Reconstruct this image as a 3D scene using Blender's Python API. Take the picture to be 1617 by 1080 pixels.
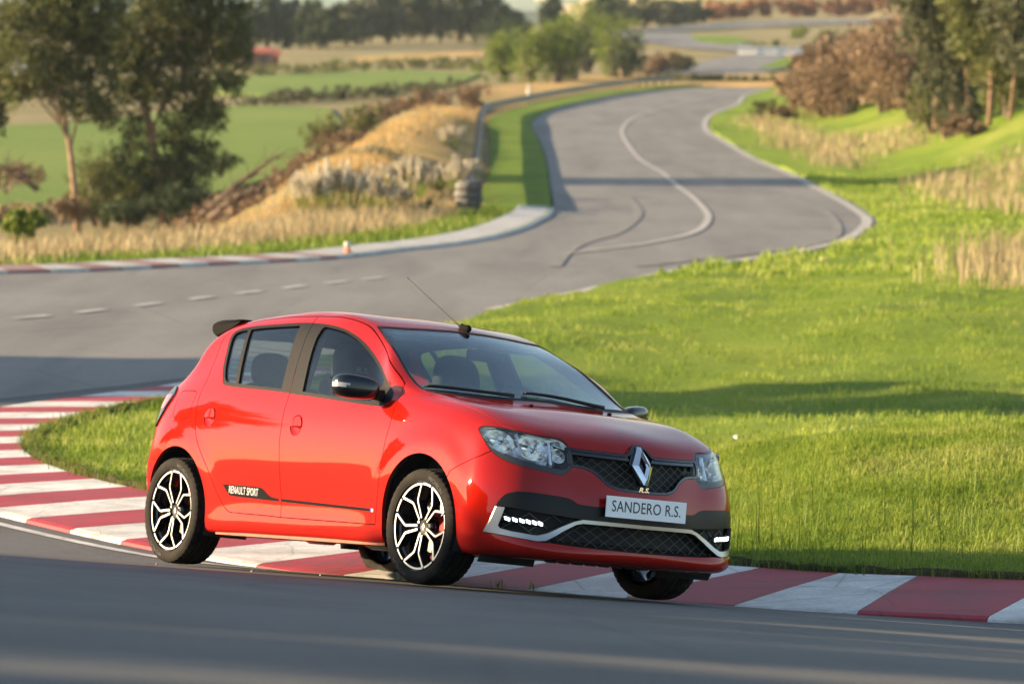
import bpy, bmesh, math, random
import numpy as np
from mathutils import Vector, Matrix
from mathutils.bvhtree import BVHTree
from mathutils.geometry import tessellate_polygon
from mathutils.interpolate import poly_3d_calc

for o in list(bpy.data.objects):
    bpy.data.objects.remove(o, do_unlink=True)
SC = bpy.context.scene
COL = SC.collection
PI = math.pi

# ------------------------------------------------------------------ camera
cam_d = bpy.data.cameras.new('camera')
cam = bpy.data.objects.new('camera', cam_d)
COL.objects.link(cam)
cam.location = (0, 0, 2.4)
cam.rotation_euler = (math.radians(90 - 3.467), 0, 0)
cam_d.sensor_width = 36
cam_d.lens = 143.32
cam_d.clip_start = 0.5
cam_d.clip_end = 12000
cam_d.dof.use_dof = True
cam_d.dof.focus_distance = 21.4
cam_d.dof.aperture_fstop = 4.0
SC.camera = cam

# ------------------------------------------------------------------ sky, sun, exposure
SUN_AZ = (-0.998, 0.03)          # horizontal direction towards the sun (world x, y)
SUN_EL = 15.0
_el = math.radians(SUN_EL)
_l = math.hypot(*SUN_AZ)
SUN = Vector((SUN_AZ[0]/_l*math.cos(_el), SUN_AZ[1]/_l*math.cos(_el), math.sin(_el)))
world = bpy.data.worlds.new('World')
SC.world = world
world.use_nodes = True
wn = world.node_tree
for n in list(wn.nodes):
    wn.nodes.remove(n)
wo = wn.nodes.new('ShaderNodeOutputWorld')
bg = wn.nodes.new('ShaderNodeBackground')
sky = wn.nodes.new('ShaderNodeTexSky')
sky.sky_type = 'NISHITA'
sky.sun_disc = False
sky.sun_elevation = _el
sky.sun_rotation = math.atan2(SUN.x, SUN.y)
sky.air_density = 1.0
sky.dust_density = 0.6
sky.ozone_density = 1.0
bg.inputs['Strength'].default_value = 0.075
wn.links.new(sky.outputs[0], bg.inputs[0])
wn.links.new(bg.outputs[0], wo.inputs[0])
sun_d = bpy.data.lights.new('sun', 'SUN')
sun_d.energy = 5.0
sun_d.angle = math.radians(0.5)
sun_d.color = (1.0, 0.76, 0.47)
sun = bpy.data.objects.new('sun', sun_d)
COL.objects.link(sun)
sun.rotation_euler = SUN.to_track_quat('Z', 'Y').to_euler()
vs = SC.view_settings
vs.view_transform = 'Standard'
vs.look = 'None'
vs.exposure = 1.95
vs.gamma = 1.0
vs.use_curve_mapping = False
SC.render.engine = 'CYCLES'
SC.render.resolution_x = 1024
SC.render.resolution_y = 683
SC.cycles.use_denoising = True

# ------------------------------------------------------------------ helpers
def tag(o, label=None, cat=None, group=None, kind=None):
    if label: o['label'] = label
    if cat: o['category'] = cat
    if group: o['group'] = group
    if kind: o['kind'] = kind
    return o

def empty(name, loc=(0, 0, 0), parent=None):
    o = bpy.data.objects.new(name, None)
    COL.objects.link(o)
    o.location = loc
    o.empty_display_size = 0.2
    if parent: o.parent = parent
    return o

def link(name, me, mat=None, parent=None):
    o = bpy.data.objects.new(name, me)
    COL.objects.link(o)
    if mat is not None:
        me.materials.clear()
        for m in (mat if isinstance(mat, (list, tuple)) else [mat]):
            me.materials.append(m)
    if parent: o.parent = parent
    return o

def mesh(verts, faces, smooth=False, name='m'):
    me = bpy.data.meshes.new(name)
    me.from_pydata([tuple(v) for v in verts], [], [tuple(f) for f in faces])
    me.update()
    if smooth:
        me.polygons.foreach_set('use_smooth', [True]*len(me.polygons))
    return me

def sharp(me, deg=30):
    me.polygons.foreach_set('use_smooth', [True]*len(me.polygons))
    me.set_sharp_from_angle(angle=math.radians(deg))
    return me

class MB:
    """collects simple shapes into one mesh"""
    def __init__(s): s.v = []; s.f = []
    def add(s, v, f):
        b = len(s.v); s.v += [tuple(p) for p in v]; s.f += [tuple(i+b for i in q) for q in f]; return s
    def box(s, c, d, M=None):
        v = [Vector((x*d[0]/2, y*d[1]/2, z*d[2]/2)) for x in (-1, 1) for y in (-1, 1) for z in (-1, 1)]
        if M is not None: v = [M @ p for p in v]
        v = [p + Vector(c) for p in v]
        return s.add(v, [(0,1,3,2),(4,6,7,5),(0,4,5,1),(2,3,7,6),(0,2,6,4),(1,5,7,3)])
    def tube(s, pts, rad, n=6, caps=True):
        pts = [Vector(p) for p in pts]
        if not isinstance(rad, (list, tuple)): rad = [rad]*len(pts)
        rings = []; up = None
        for i, p in enumerate(pts):
            t = (pts[min(i+1, len(pts)-1)] - pts[max(i-1, 0)])
            if t.length < 1e-9: t = Vector((0, 0, 1))
            t.normalize()
            if up is None:
                up = t.orthogonal().normalized()
            up = (up - t*up.dot(t))
            up = up.normalized() if up.length > 1e-6 else t.orthogonal().normalized()
            w = t.cross(up)
            rings.append([p + (up*math.cos(a)+w*math.sin(a))*rad[i] for a in [2*PI*k/n for k in range(n)]])
        v = [q for r in rings for q in r]; f = []
        for i in range(len(pts)-1):
            for k in range(n):
                f.append((i*n+k, i*n+(k+1) % n, (i+1)*n+(k+1) % n, (i+1)*n+k))
        if caps:
            f.append(tuple(range(n))[::-1]); f.append(tuple((len(pts)-1)*n+k for k in range(n)))
        return s.add(v, f)
    def lathe(s, prof, n=32, axis='Y', c=(0, 0, 0), closed=False):
        v = []
        for (r, h) in prof:
            for k in range(n):
                a = 2*PI*k/n
                if axis == 'Y': v.append((c[0]+r*math.cos(a), c[1]+h, c[2]+r*math.sin(a)))
                else: v.append((c[0]+r*math.cos(a), c[1]+r*math.sin(a), c[2]+h))
        f = []; m = len(prof)
        for i in range(m if closed else m-1):
            j = (i+1) % m
            for k in range(n):
                f.append((i*n+k, j*n+k, j*n+(k+1) % n, i*n+(k+1) % n))
        return s.add(v, f)
    def me(s, smooth=False, deg=None):
        me = mesh(s.v, s.f, smooth)
        if deg is not None: sharp(me, deg)
        return me
    def build(s, name, mat, parent=None, smooth=False, deg=None):
        return link(name, s.me(smooth, deg), mat, parent)

# ---- materials
def newmat(name):
    m = bpy.data.materials.new(name); m.use_nodes = True
    nt = m.node_tree; b = nt.nodes['Principled BSDF']
    return m, nt, b

def pmat(name, col, rough=0.5, metal=0.0, coat=0.0, spec=0.5, noise=None, bump=None, emit=None, coat_rough=0.03):
    """principled; noise=(scale, col2, lo, hi) blends a second colour, bump=(scale, strength)"""
    m, nt, b = newmat(name)
    b.inputs['Base Color'].default_value = (*col, 1)
    b.inputs['Roughness'].default_value = rough
    b.inputs['Metallic'].default_value = metal
    b.inputs['Coat Weight'].default_value = coat
    b.inputs['Coat Roughness'].default_value = coat_rough
    b.inputs['Specular IOR Level'].default_value = spec
    if emit:
        b.inputs['Emission Color'].default_value = (*emit[0], 1)
        b.inputs['Emission Strength'].default_value = emit[1]
    if noise or bump:
        tc = nt.nodes.new('ShaderNodeTexCoord')
    if noise:
        n = nt.nodes.new('ShaderNodeTexNoise'); n.inputs['Scale'].default_value = noise[0]
        n.inputs['Detail'].default_value = 5
        nt.links.new(tc.outputs['Object'], n.inputs['Vector'])
        r = nt.nodes.new('ShaderNodeValToRGB')
        r.color_ramp.elements[0].position = noise[2]; r.color_ramp.elements[1].position = noise[3]
        r.color_ramp.elements[0].color = (*col, 1); r.color_ramp.elements[1].color = (*noise[1], 1)
        nt.links.new(n.outputs['Fac'], r.inputs['Fac'])
        nt.links.new(r.outputs['Color'], b.inputs['Base Color'])
    if bump:
        n2 = nt.nodes.new('ShaderNodeTexNoise'); n2.inputs['Scale'].default_value = bump[0]
        n2.inputs['Detail'].default_value = 4
        nt.links.new(tc.outputs['Object'], n2.inputs['Vector'])
        bp = nt.nodes.new('ShaderNodeBump'); bp.inputs['Strength'].default_value = bump[1]
        bp.inputs['Distance'].default_value = 0.02
        nt.links.new(n2.outputs['Fac'], bp.inputs['Height'])
        nt.links.new(bp.outputs['Normal'], b.inputs['Normal'])
    return m

# ---- rounded forms
def rbox(c, d, bev, seg=3, Mt=None, taper=None):
    bm = bmesh.new(); bmesh.ops.create_cube(bm, size=1)
    for v in bm.verts: v.co = Vector((v.co.x*d[0], v.co.y*d[1], v.co.z*d[2]))
    if taper: 
        for v in bm.verts:
            if v.co.z > 0: v.co.x *= taper[0]; v.co.y *= taper[1]
    bmesh.ops.bevel(bm, geom=list(bm.edges), offset=bev, segments=seg, affect='EDGES', profile=.5)
    if Mt is not None: bmesh.ops.transform(bm, matrix=Mt, verts=bm.verts)
    bmesh.ops.translate(bm, vec=c, verts=bm.verts)
    me = bpy.data.meshes.new('r'); bm.to_mesh(me); bm.free()
    sharp(me, 40)
    return me
def superell(c, r, e=2.6, n=(24, 16), fn=None):
    v = []; f = []
    nu, nv = n
    sp = lambda a, p: math.copysign(abs(a)**(2/p), a)
    for j in range(nv+1):
        ph = -PI/2+PI*j/nv
        for i in range(nu):
            th = 2*PI*i/nu
            p = Vector((r[0]*sp(math.cos(ph), e)*sp(math.cos(th), e), r[1]*sp(math.cos(ph), e)*sp(math.sin(th), e), r[2]*sp(math.sin(ph), e)))
            if fn: p = fn(p)
            v.append(p+Vector(c))
    for j in range(nv):
        for i in range(nu): f.append((j*nu+i, j*nu+(i+1) % nu, (j+1)*nu+(i+1) % nu, (j+1)*nu+i))
    return v, f
# ================================================================== TERRAIN
from mathutils.geometry import delaunay_2d_cdt
GY = [-50, 125, 150, 190, 230, 270, 330, 420, 540, 700, 900, 1500, 2200, 3000, 4000, 5200]
GZ = [-.42, -.42, .03, .92, 1.86, 2.82, 4.45, 6.97, 11.2, 12.0, 14.0, 25.0, 36.0, 52.0, 92.0, 175.0]
def sm(t): t = np.clip(t, 0, 1); return t*t*(3-2*t)
def z_base(X, Y):
    X = np.asarray(X, float); Y = np.asarray(Y, float)
    z = np.interp(Y, GY, GZ)
    z = z - .05*np.exp(-((X+.8)/1.3)**2 - ((Y-24.5)/3)**2)
    # shallow valley beyond the outer verge on the left
    z = z - 1.5*sm((-5 - X)/5)*sm((Y-78)/16)*sm((200-Y)/60)
    # low golden mound beside the outer verge
    xc = np.interp(Y, [90, 120, 150, 200], [-5.0, -4.7, -4.3, -3.9])
    z = z + .95*np.exp(-((X-xc)/1.9)**2)*sm((Y-88)/22)*sm((230-Y)/50) + .10*np.sin(X*2.1+Y*.3)*np.sin(Y*.45)*np.exp(-((X-xc)/1.9)**2)*sm((Y-88)/22)
    # bank climbing to the right beyond the inner verge
    e = np.interp(Y, [60, 90, 110, 130, 180, 230, 300, 400], [16, 13.5, 12.5, 12.0, 12.0, 15.0, 24.0, 48.0])
    z = z + 3.4*sm((X-e)/13)*sm((Y-45)/40)
    z = z + sm((X-8)/30)*(2.0*sm((Y-515)/60) + 15*sm((Y-575)/150)) + (.5+.5*np.sin(X*.0016+1.2))*60*sm((Y-3300)/1500)
    return z
def z_plane(X, Y):
    return -.27 - (.07055*(np.asarray(X, float)-.1657) + .11074*(np.asarray(Y, float)-21.8202))/.99134
def z_tarmac(X, Y):
    """banked surface round the bend: rises to the outside, level on the inside"""
    a = np.clip(z_plane(X, Y), -5, 2.6); b = z_base(X, Y); k = .02
    return np.where(a > b, a, b) + k*np.exp(-np.abs(a-b)/k)*.5 - .01
def z_island(X, Y):
    X = np.asarray(X, float); Y = np.asarray(Y, float)
    z = z_base(X, Y) + .035
    z = z + .30*sm((X-.5)/2.5)*np.exp(-((Y-29.5)/3.2)**2)
    z = z - .28*np.exp(-((Y-41)/5.5)**2)*sm((X+2)/2)
    z = z + .16*sm((X-1)/4)*np.exp(-((Y-54)/7)**2)
    f_ = sm((Y-25)/4)*np.maximum(sm((X+2.6)/2.5), sm((Y-44)/4))
    z = z + .07*np.sin(X*1.25+.35*Y+.5)*np.sin(Y*.48+1)*f_ + .035*np.sin(X*3.1-.6*Y)*np.sin(Y*1.3+X)*f_ + .03*np.sin(X*5.3+Y*.9)*np.sin(Y*2.3-X*1.1)*f_
    return z
def cr(pts, n=8):
    """open Catmull-Rom through points"""
    P = [np.array(p, float) for p in pts]; out = []
    P = [2*P[0]-P[1]] + P + [2*P[-1]-P[-2]]
    for i in range(1, len(P)-2):
        for k in range(n):
            t = k/n; a, b, c, d = P[i-1], P[i], P[i+1], P[i+2]
            out.append(.5*((2*b)+(-a+c)*t+(2*a-5*b+4*c-d)*t*t+(-a+3*b-3*c+d)*t**3))
    out.append(P[-2]); return np.array(out)
def inpoly(X, Y, poly):
    c = np.zeros(len(X), bool)
    for (x1, y1), (x2, y2) in zip(poly, list(poly[1:])+[poly[0]]):
        m = (y1 > Y) != (y2 > Y)
        if y1 != y2: c ^= m & (X < (x2-x1)*(Y-y1)/(y2-y1)+x1)
    return c
def patch(name, poly, sx, sy, zf, off, mat, kind='structure', grow=1.03):
    poly = [tuple(map(float, p)) for p in poly]
    xs = [p[0] for p in poly]; ys = [p[1] for p in poly]
    pts = []; y = min(ys)+sy*.5; row = 0
    while y < max(ys):
        k = max(1.0, (y/30.0))**.9 if grow else 1
        x = min(xs)+ (sx*k*.5 if row % 2 else 0)
        while x < max(xs): pts.append((x, y)); x += sx*k
        y += sy*k; row += 1
    pts = np.array(pts) if pts else np.zeros((0, 2))
    if len(pts): pts = pts[inpoly(pts[:, 0], pts[:, 1], poly)]
    V = [Vector(p) for p in poly] + [Vector(p) for p in pts]
    n = len(poly)
    r = delaunay_2d_cdt(V, [], [list(range(n))] if area_xy(poly) > 0 else [list(range(n))[::-1]], 2, 1e-5)
    vv = np.array([tuple(v) for v in r[0]])
    z = zf(vv[:, 0], vv[:, 1]) + off
    F = [tuple(f) for f in r[2]]
    me = mesh(np.column_stack([vv, z]), F, True)
    bm = bmesh.new(); bm.from_mesh(me); bmesh.ops.recalc_face_normals(bm, faces=bm.faces)
    if sum(f.normal.z for f in bm.faces) < 0: bmesh.ops.reverse_faces(bm, faces=bm.faces)
    bm.to_mesh(me); bm.free()
    # a turned-down rim so that no edge floats
    bm = bmesh.new(); bm.from_mesh(me)
    be = [e for e in bm.edges if e.is_boundary]
    g = bmesh.ops.extrude_edge_only(bm, edges=be)
    for v in g['geom']:
        if isinstance(v, bmesh.types.BMVert): v.co.z -= .12
    bm.to_mesh(me); bm.free(); sharp(me, 50)
    o = link(name, me, mat)
    if kind: o['kind'] = kind
    return o
def area_xy(p): return .5*sum(a[0]*b[1]-b[0]*a[1] for a, b in zip(p, p[1:]+p[:1]))
def normals2(P):
    t = np.gradient(P, axis=0); t /= np.linalg.norm(t, axis=1)[:, None]
    return np.column_stack([-t[:, 1], t[:, 0]])
def arclen(P): return np.concatenate([[0], np.cumsum(np.linalg.norm(np.diff(P, axis=0), axis=1))])
def resample(P, s):
    L = arclen(P); return np.column_stack([np.interp(s, L, P[:, 0]), np.interp(s, L, P[:, 1])])
def ribbon(name, P, w0, w1, zf, off, mat, parent=None, kind=None, nx=2):
    N = normals2(P); V = []; F = []
    for k in range(nx):
        w = w0+(w1-w0)*k/(nx-1); Q = P+N*w
        V.append(np.column_stack([Q, zf(Q[:, 0], Q[:, 1])+off]))
    n = len(P); V = np.concatenate(V)
    for k in range(nx-1):
        for i in range(n-1): F.append((k*n+i, k*n+i+1, (k+1)*n+i+1, (k+1)*n+i))
    me = mesh(V, F, True)
    if me.polygons[0].normal.z < 0: me.flip_normals()
    o = link(name, me, mat, parent)
    if kind: o['kind'] = kind
    return o

# ---- ground materials (world coordinates)
def ramp(nt, fac, stops):
    r = nt.nodes.new('ShaderNodeValToRGB'); e = r.color_ramp.elements
    while len(e) < len(stops): e.new(.5)
    for x, (p, c) in zip(e, stops): x.position = p; x.color = (*c, 1)
    nt.links.new(fac, r.inputs['Fac']); return r.outputs['Color']
def noise(nt, vec, scale, det=5, rough=.55, dist=0.0):
    n = nt.nodes.new('ShaderNodeTexNoise'); n.inputs['Scale'].default_value = scale; n.inputs['Detail'].default_value = det
    n.inputs['Roughness'].default_value = rough; n.inputs['Distortion'].default_value = dist
    nt.links.new(vec, n.inputs['Vector']); return n.outputs['Fac']
def mixc(nt, fac, a, b, mode='MIX'):
    m = nt.nodes.new('ShaderNodeMix'); m.data_type = 'RGBA'; m.blend_type = mode
    if hasattr(fac, 'links'): nt.links.new(fac, m.inputs[0])
    else: m.inputs[0].default_value = fac
    for s, x in ((m.inputs[6], a), (m.inputs[7], b)):
        if hasattr(x, 'links'): nt.links.new(x, s)
        else: s.default_value = (*x, 1)
    return m.outputs[2]
def coords(nt, sc=(1, 1, 1)):
    g = nt.nodes.new('ShaderNodeNewGeometry'); mp = nt.nodes.new('ShaderNodeMapping')
    mp.inputs['Scale'].default_value = sc
    nt.links.new(g.outputs['Position'], mp.inputs['Vector']); return mp.outputs[0]
def bumpn(nt, h, b, strength, dist):
    bp = nt.nodes.new('ShaderNodeBump'); bp.inputs['Strength'].default_value = strength; bp.inputs['Distance'].default_value = dist
    nt.links.new(h, bp.inputs['Height']); nt.links.new(bp.outputs[0], b.inputs['Normal'])
def asphalt_mat(name, c0, c1, streak):
    m, nt, b = newmat(name)
    v = coords(nt)
    big = ramp(nt, noise(nt, coords(nt, (.25, .12, 1)), 1.0, 6, .6), [(.3, c0), (.7, c1)])
    fine = noise(nt, v, 130, 3, .7)
    col = mixc(nt, .55, big, ramp(nt, fine, [(.35, (.35, .35, .35)), (.62, (1.25, 1.22, 1.18))]), 'MULTIPLY')
    st = ramp(nt, noise(nt, coords(nt, streak), 1.0, 4, .6, .3), [(.42, (1, 1, 1)), (.68, (.62, .62, .63))])
    col = mixc(nt, .8, col, st, 'MULTIPLY')
    col = mixc(nt, .6, col, ramp(nt, noise(nt, v, 24, 4, .75), [(.32, (.60, .60, .60)), (.66, (1.18, 1.17, 1.15))]), 'MULTIPLY')
    # sealed cracks and patches
    vo = nt.nodes.new('ShaderNodeTexVoronoi'); vo.feature = 'DISTANCE_TO_EDGE'; vo.inputs['Scale'].default_value = .35
    nt.links.new(coords(nt, (1, .6, 1)), vo.inputs['Vector'])
    ck = ramp(nt, vo.outputs['Distance'], [(.0, (.55, .55, .55)), (.012, (1, 1, 1))])
    col = mixc(nt, .5, col, ck, 'MULTIPLY')
    nt.links.new(col, b.inputs['Base Color'])
    b.inputs['Roughness'].default_value = .82
    bumpn(nt, fine, b, .5, .006)
    return m
ASPHALT = asphalt_mat('asphalt', (.088, .085, .082), (.124, .119, .113), (.9, .5, 1))
ROADM = asphalt_mat('road_asphalt', (.165, .156, .145), (.212, .200, .186), (.9, .10, 1))
def grass_ground(name, dark, mid, light, dry, sc=.6, dryamt=(.55, .75)):
    m, nt, b = newmat(name)
    v = coords(nt, (1, .55, 1))
    col = ramp(nt, noise(nt, v, sc, 8, .65), [(.30, dark), (.50, mid), (.72, light)])
    f = ramp(nt, noise(nt, v, sc*.35, 5, .6), [(dryamt[0], (0, 0, 0)), (dryamt[1], (1, 1, 1))])
    col = mixc(nt, f, col, dry)
    fine = noise(nt, coords(nt, (1, 1, .4)), 16, 6, .75)
    col = mixc(nt, .7, col, ramp(nt, fine, [(.3, (.45, .45, .4)), (.65, (1.25, 1.25, 1.15))]), 'MULTIPLY')
    nt.links.new(col, b.inputs['Base Color'])
    b.inputs['Roughness'].default_value = .95; b.inputs['Specular IOR Level'].default_value = .15
    bumpn(nt, fine, b, .9, .08)
    return m
GR_ISL = grass_ground('island_turf', (.095, .155, .014), (.175, .255, .024), (.265, .315, .040), (.33, .31, .085), .45)
GR_VERGE = grass_ground('verge_turf', (.085, .155, .015), (.145, .225, .022), (.225, .285, .032), (.28, .26, .06), .8, (.65, .85))
GR_FAR = grass_ground('rough_ground', (.19, .165, .075), (.27, .225, .115), (.35, .285, .155), (.34, .25, .13), .12)
GR_FIELD = grass_ground('green_field', (.12, .19, .04), (.16, .225, .05), (.20, .25, .06), (.22, .24, .07), .06, (.65, .9))
GR_DRY = grass_ground('dry_bank', (.32, .20, .075), (.46, .30, .120), (.55, .40, .18), (.26, .25, .08), .35, (.52, .70))
EARTH = grass_ground('earth', (.06, .045, .03), (.09, .065, .04), (.12, .09, .05), (.08, .09, .03), 1.2)

# ---- the ground sheet reaching the horizon
bigp = [(-900, -60), (900, -60), (1600, 3900), (-1600, 3900)]
def ground_sheet():
    ys = np.concatenate([np.arange(-60, 60, 8), np.arange(60, 300, 2.5), np.arange(300, 640, 8), np.arange(640, 1000, 25), np.arange(1000, 5300, 150)])
    us = np.concatenate([np.linspace(-1, -.2, 16)[:-1], np.linspace(-.2, .2, 131), np.linspace(.2, 1, 16)[1:]])
    V = []; 
    for y in ys:
        half = 180 + max(0, y)*.85
        x = us*half
        z = z_base(x, np.full_like(x, y)) - .06
        if y < 66: z = np.minimum(z, -1.1)
        elif y < 130: z = np.where((x > -1.5), z-.35, z)
        V.append(np.column_stack([x, np.full_like(x, y), z]))
    n = len(us); V = np.concatenate(V)
    F = [(i*n+k, i*n+k+1, (i+1)*n+k+1, (i+1)*n+k) for i in range(len(ys)-1) for k in range(n-1)]
    o = link('ground', mesh(V, F, True), GR_FAR); o['kind'] = 'structure'
ground_sheet()

# ---- tarmac pad of the hairpin (the car stands on it)
K = cr([(16, 13.0), (11, 16.6), (7, 19.2), (4.5, 20.75), (2.9, 21.62), (2.0, 21.98), (1.2, 22.28), (.185, 23.0), (-.78, 23.85), (-2.23, 25.35), (-3.46, 27.35), (-4.5, 29.5), (-5.1, 31.8), (-5.15, 34.0), (-4.62, 36.6), (-3.4, 39.3), (-2.3, 42.4)], 12)
K = resample(K, np.arange(0, arclen(K)[-1], .12))
NK = normals2(K)                      # points to the left of travel; the island lies on the right
B_EDGE = cr([(-2.3, 42.4), (-1.35, 46.5), (-.39, 51.9), (.35, 55.0), (1.81, 60.9), (2.99, 66.0), (4.25, 69.8), (5.70, 74.7), (6.91, 80.7), (8.05, 89.9), (8.56, 98.1), (9.07, 112), (9.5, 129.6), (9.12, 150), (9.0, 170), (8.95, 182), (9.39, 194), (10.5, 210), (12.9, 230), (14.8, 253), (18.5, 275), (24, 290)], 8)
O_EDGE = cr([(-40, 52), (-25, 57), (-14, 61.5), (-8.1, 64.4), (-6.7, 65.3), (-5.3, 67.2), (-3.3, 69.8), (-2.15, 73.5), (-1.06, 76.9), (-.11, 82.5), (.58, 90.7), (1.0, 100.8), (1.2, 129), (1.25, 150), (1.12, 174), (.93, 190), (1.33, 207), (3.27, 230), (7.7, 259), (11.4, 270), (15.9, 279), (23, 300)], 8)
pad_poly = [(-45, -6), (20, -6), (20, 14), (14.5, 15)] + [tuple(p) for p in (K - NK*.35)[::6] if p[0] < 14] + [(-1.0, 44.0)] + [tuple(p) for p in B_EDGE[4:60]] + [tuple(p) for p in O_EDGE[::-1] if p[1] < 92 and p[0] > -41]
# build simple: rectangular hairpin pad + road strip
def pad_mesh():
    xs = np.concatenate([np.arange(-45, -8, 1.5), np.arange(-8, 5, .125), np.arange(5, 21, 1.0)])
    ys = np.concatenate([np.arange(-6, 16, 1.0), np.arange(16, 40, .14), np.arange(40, 52, 1.0)])
    X, Y = np.meshgrid(xs, ys); Z = z_tarmac(X, Y)
    n = len(xs); F = [(i*n+k, i*n+k+1, (i+1)*n+k+1, (i+1)*n+k) for i in range(len(ys)-1) for k in range(n-1)]
    # the sheet stops under the kerb
    V = np.column_stack([X.ravel(), Y.ravel(), Z.ravel()])
    d = KT.dist(V[:, :2])
    V[:, 2] -= np.where(d > .16, 1.2*np.clip((d-.16)/.5, 0, 1), 0)
    return V, F
class KerbTest:
    """signed distance from the kerb's near edge, positive towards the island"""
    def dist(s, P):
        out = np.empty(len(P))
        for i in range(0, len(P), 2000):
            q = P[i:i+2000]
            D = ((q[:, None, :]-K[None])**2).sum(2); j = D.argmin(1)
            sg = -((q-K[j])*NK[j]).sum(1); out[i:i+2000] = np.sign(sg)*np.sqrt(D.min(1))
        return out
KT = KerbTest()
_V, _F = pad_mesh()
o = link('tarmac', mesh(_V, _F, True), ASPHALT); o['kind'] = 'structure'
road_poly = [tuple(p) for p in B_EDGE] + [tuple(p) for p in O_EDGE[::-1] if p[0] > -41] + [(-41, 34), (-12, 32), (-6.6, 32.5), (-5.7, 35.0), (-4.9, 37.6), (-3.9, 39.4), (-3.0, 41.2)]
patch('road', road_poly, 1.2, 1.6, z_base, -.004, ROADM)

# ---- kerb of red and white blocks round the hairpin
kerb = empty('kerb'); kerb['kind'] = 'structure'
def kerb_paint(name, col, dirt):
    m, nt, b = newmat(name)
    v = coords(nt)
    n1 = noise(nt, v, 2.2, 8, .65)
    c = ramp(nt, n1, [(.38, col), (.70, dirt)])
    w = noise(nt, coords(nt, (1, 1, 1)), 38, 4, .7)
    rb_ = noise(nt, coords(nt, (.55, 1.6, 1)), 1.4, 7, .7, .4)
    c = mixc(nt, .75, c, ramp(nt, rb_, [(.50, (1, 1, 1)), (.74, (.42, .40, .39))]), 'MULTIPLY')
    c = mixc(nt, .45, c, ramp(nt, w, [(.32, (.55, .55, .55)), (.6, (1.1, 1.1, 1.1))]), 'MULTIPLY')
    vo = nt.nodes.new('ShaderNodeTexVoronoi'); vo.feature = 'DISTANCE_TO_EDGE'; vo.inputs['Scale'].default_value = 1.6
    nt.links.new(v, vo.inputs['Vector'])
    c = mixc(nt, .5, c, ramp(nt, vo.outputs['Distance'], [(0, (.35, .32, .3)), (.018, (1, 1, 1))]), 'MULTIPLY')
    nt.links.new(c, b.inputs['Base Color']); b.inputs['Roughness'].default_value = .7
    bumpn(nt, w, b, .35, .006)
    return m
KRED = kerb_paint('kerb_red', (.37, .016, .030), (.24, .030, .038))
KWHT = kerb_paint('kerb_white', (.68, .66, .62), (.40, .37, .33))
LK = arclen(K); tot = LK[-1]
j0 = np.argmin(np.abs(K[:, 0]-1.2) + 10*(K[:, 1] > 24)); s_ref = LK[j0] - .72
STEP = .72
def kerb_z(X, Y): return z_base(X, Y) + .022
def kerb_w(s):
    """kerb width along its length"""
    return np.interp(s, [0, s_ref, s_ref+6, s_ref+12, tot], [1.5, 1.5, 1.42, 1.30, 1.1])
k0 = int(math.floor((0-s_ref)/STEP))
nseg = 0
for k in range(k0, 200):
    a, b = s_ref+k*STEP, s_ref+(k+1)*STEP
    if b > tot: break
    if a < 3.5: continue
    ss = np.linspace(a, b-.006, 4)
    P0 = resample(K, ss); N0 = np.column_stack([np.interp(ss, LK, NK[:, 0]), np.interp(ss, LK, NK[:, 1])])
    W = kerb_w(ss); rows = []
    prof = [(-.02, -.10), (.0, -.012), (.03, .0), (.5, .018), (.97, .030), (1.0, .018), (1.0, -.10)]
    V = []
    for (t, dz) in prof:
        Q = P0 - N0*(W*t)[:, None]
        V.append(np.column_stack([Q, kerb_z(Q[:, 0], Q[:, 1]) + dz]))
    n = 4; V = np.concatenate(V); m = len(prof)
    F = [(r*n+i, r*n+i+1, (r+1)*n+i+1, (r+1)*n+i) for r in range(m-1) for i in range(n-1)]
    F += [tuple(r*n for r in range(m)), tuple(r*n+n-1 for r in range(m))[::-1]]
    me = mesh(V, F)
    bm = bmesh.new(); bm.from_mesh(me); bmesh.ops.recalc_face_normals(bm, faces=bm.faces); bm.to_mesh(me); bm.free()
    link('kerb_block', me, KWHT if k % 2 == 0 else KRED, kerb); nseg += 1
A_EDGE = K - NK*kerb_w(LK)[:, None]

# ---- island of grass inside the bend
isl = [tuple(p) for p in A_EDGE[20::4]] + [tuple(p) for p in B_EDGE] + [(40, 300), (60, 200), (60, 60), (40, 20), (17, 11)]
island = patch('grass_island', isl, .55, .6, z_island, .0, GR_ISL)
ae = A_EDGE[18:]
# turf edge: a torn lip of soil along the kerb
lipV = []; lipF = []
rng = np.random.default_rng(4)
ne = normals2(ae); jit = rng.normal(0, .015, len(ae))
for t, dz in ((.0, -.03), (-.015, .030), (-.06, .042), (-.24, -.03)):
    Q = ae + ne*(t + (jit if -.4 < t < 0 else 0)*np.ones(len(ae)))[:, None] if True else ae
    lipV.append(np.column_stack([Q, z_island(Q[:, 0], Q[:, 1]) + dz + (rng.normal(0, .009, len(ae)) if dz > .02 else 0)]))
n = len(ae); lipV = np.concatenate(lipV)
for r in range(3):
    for i in range(n-1): lipF.append((r*n+i, r*n+i+1, (r+1)*n+i+1, (r+1)*n+i))
lm = mesh(lipV, lipF, True)
bm = bmesh.new(); bm.from_mesh(lm); bmesh.ops.recalc_face_normals(bm, faces=bm.faces)
if sum(f.normal.z for f in bm.faces) < 0: bmesh.ops.reverse_faces(bm, faces=bm.faces)
bm.to_mesh(lm); bm.free()
o = link('turf_edge', lm, EARTH); o['kind'] = 'structure'

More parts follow.
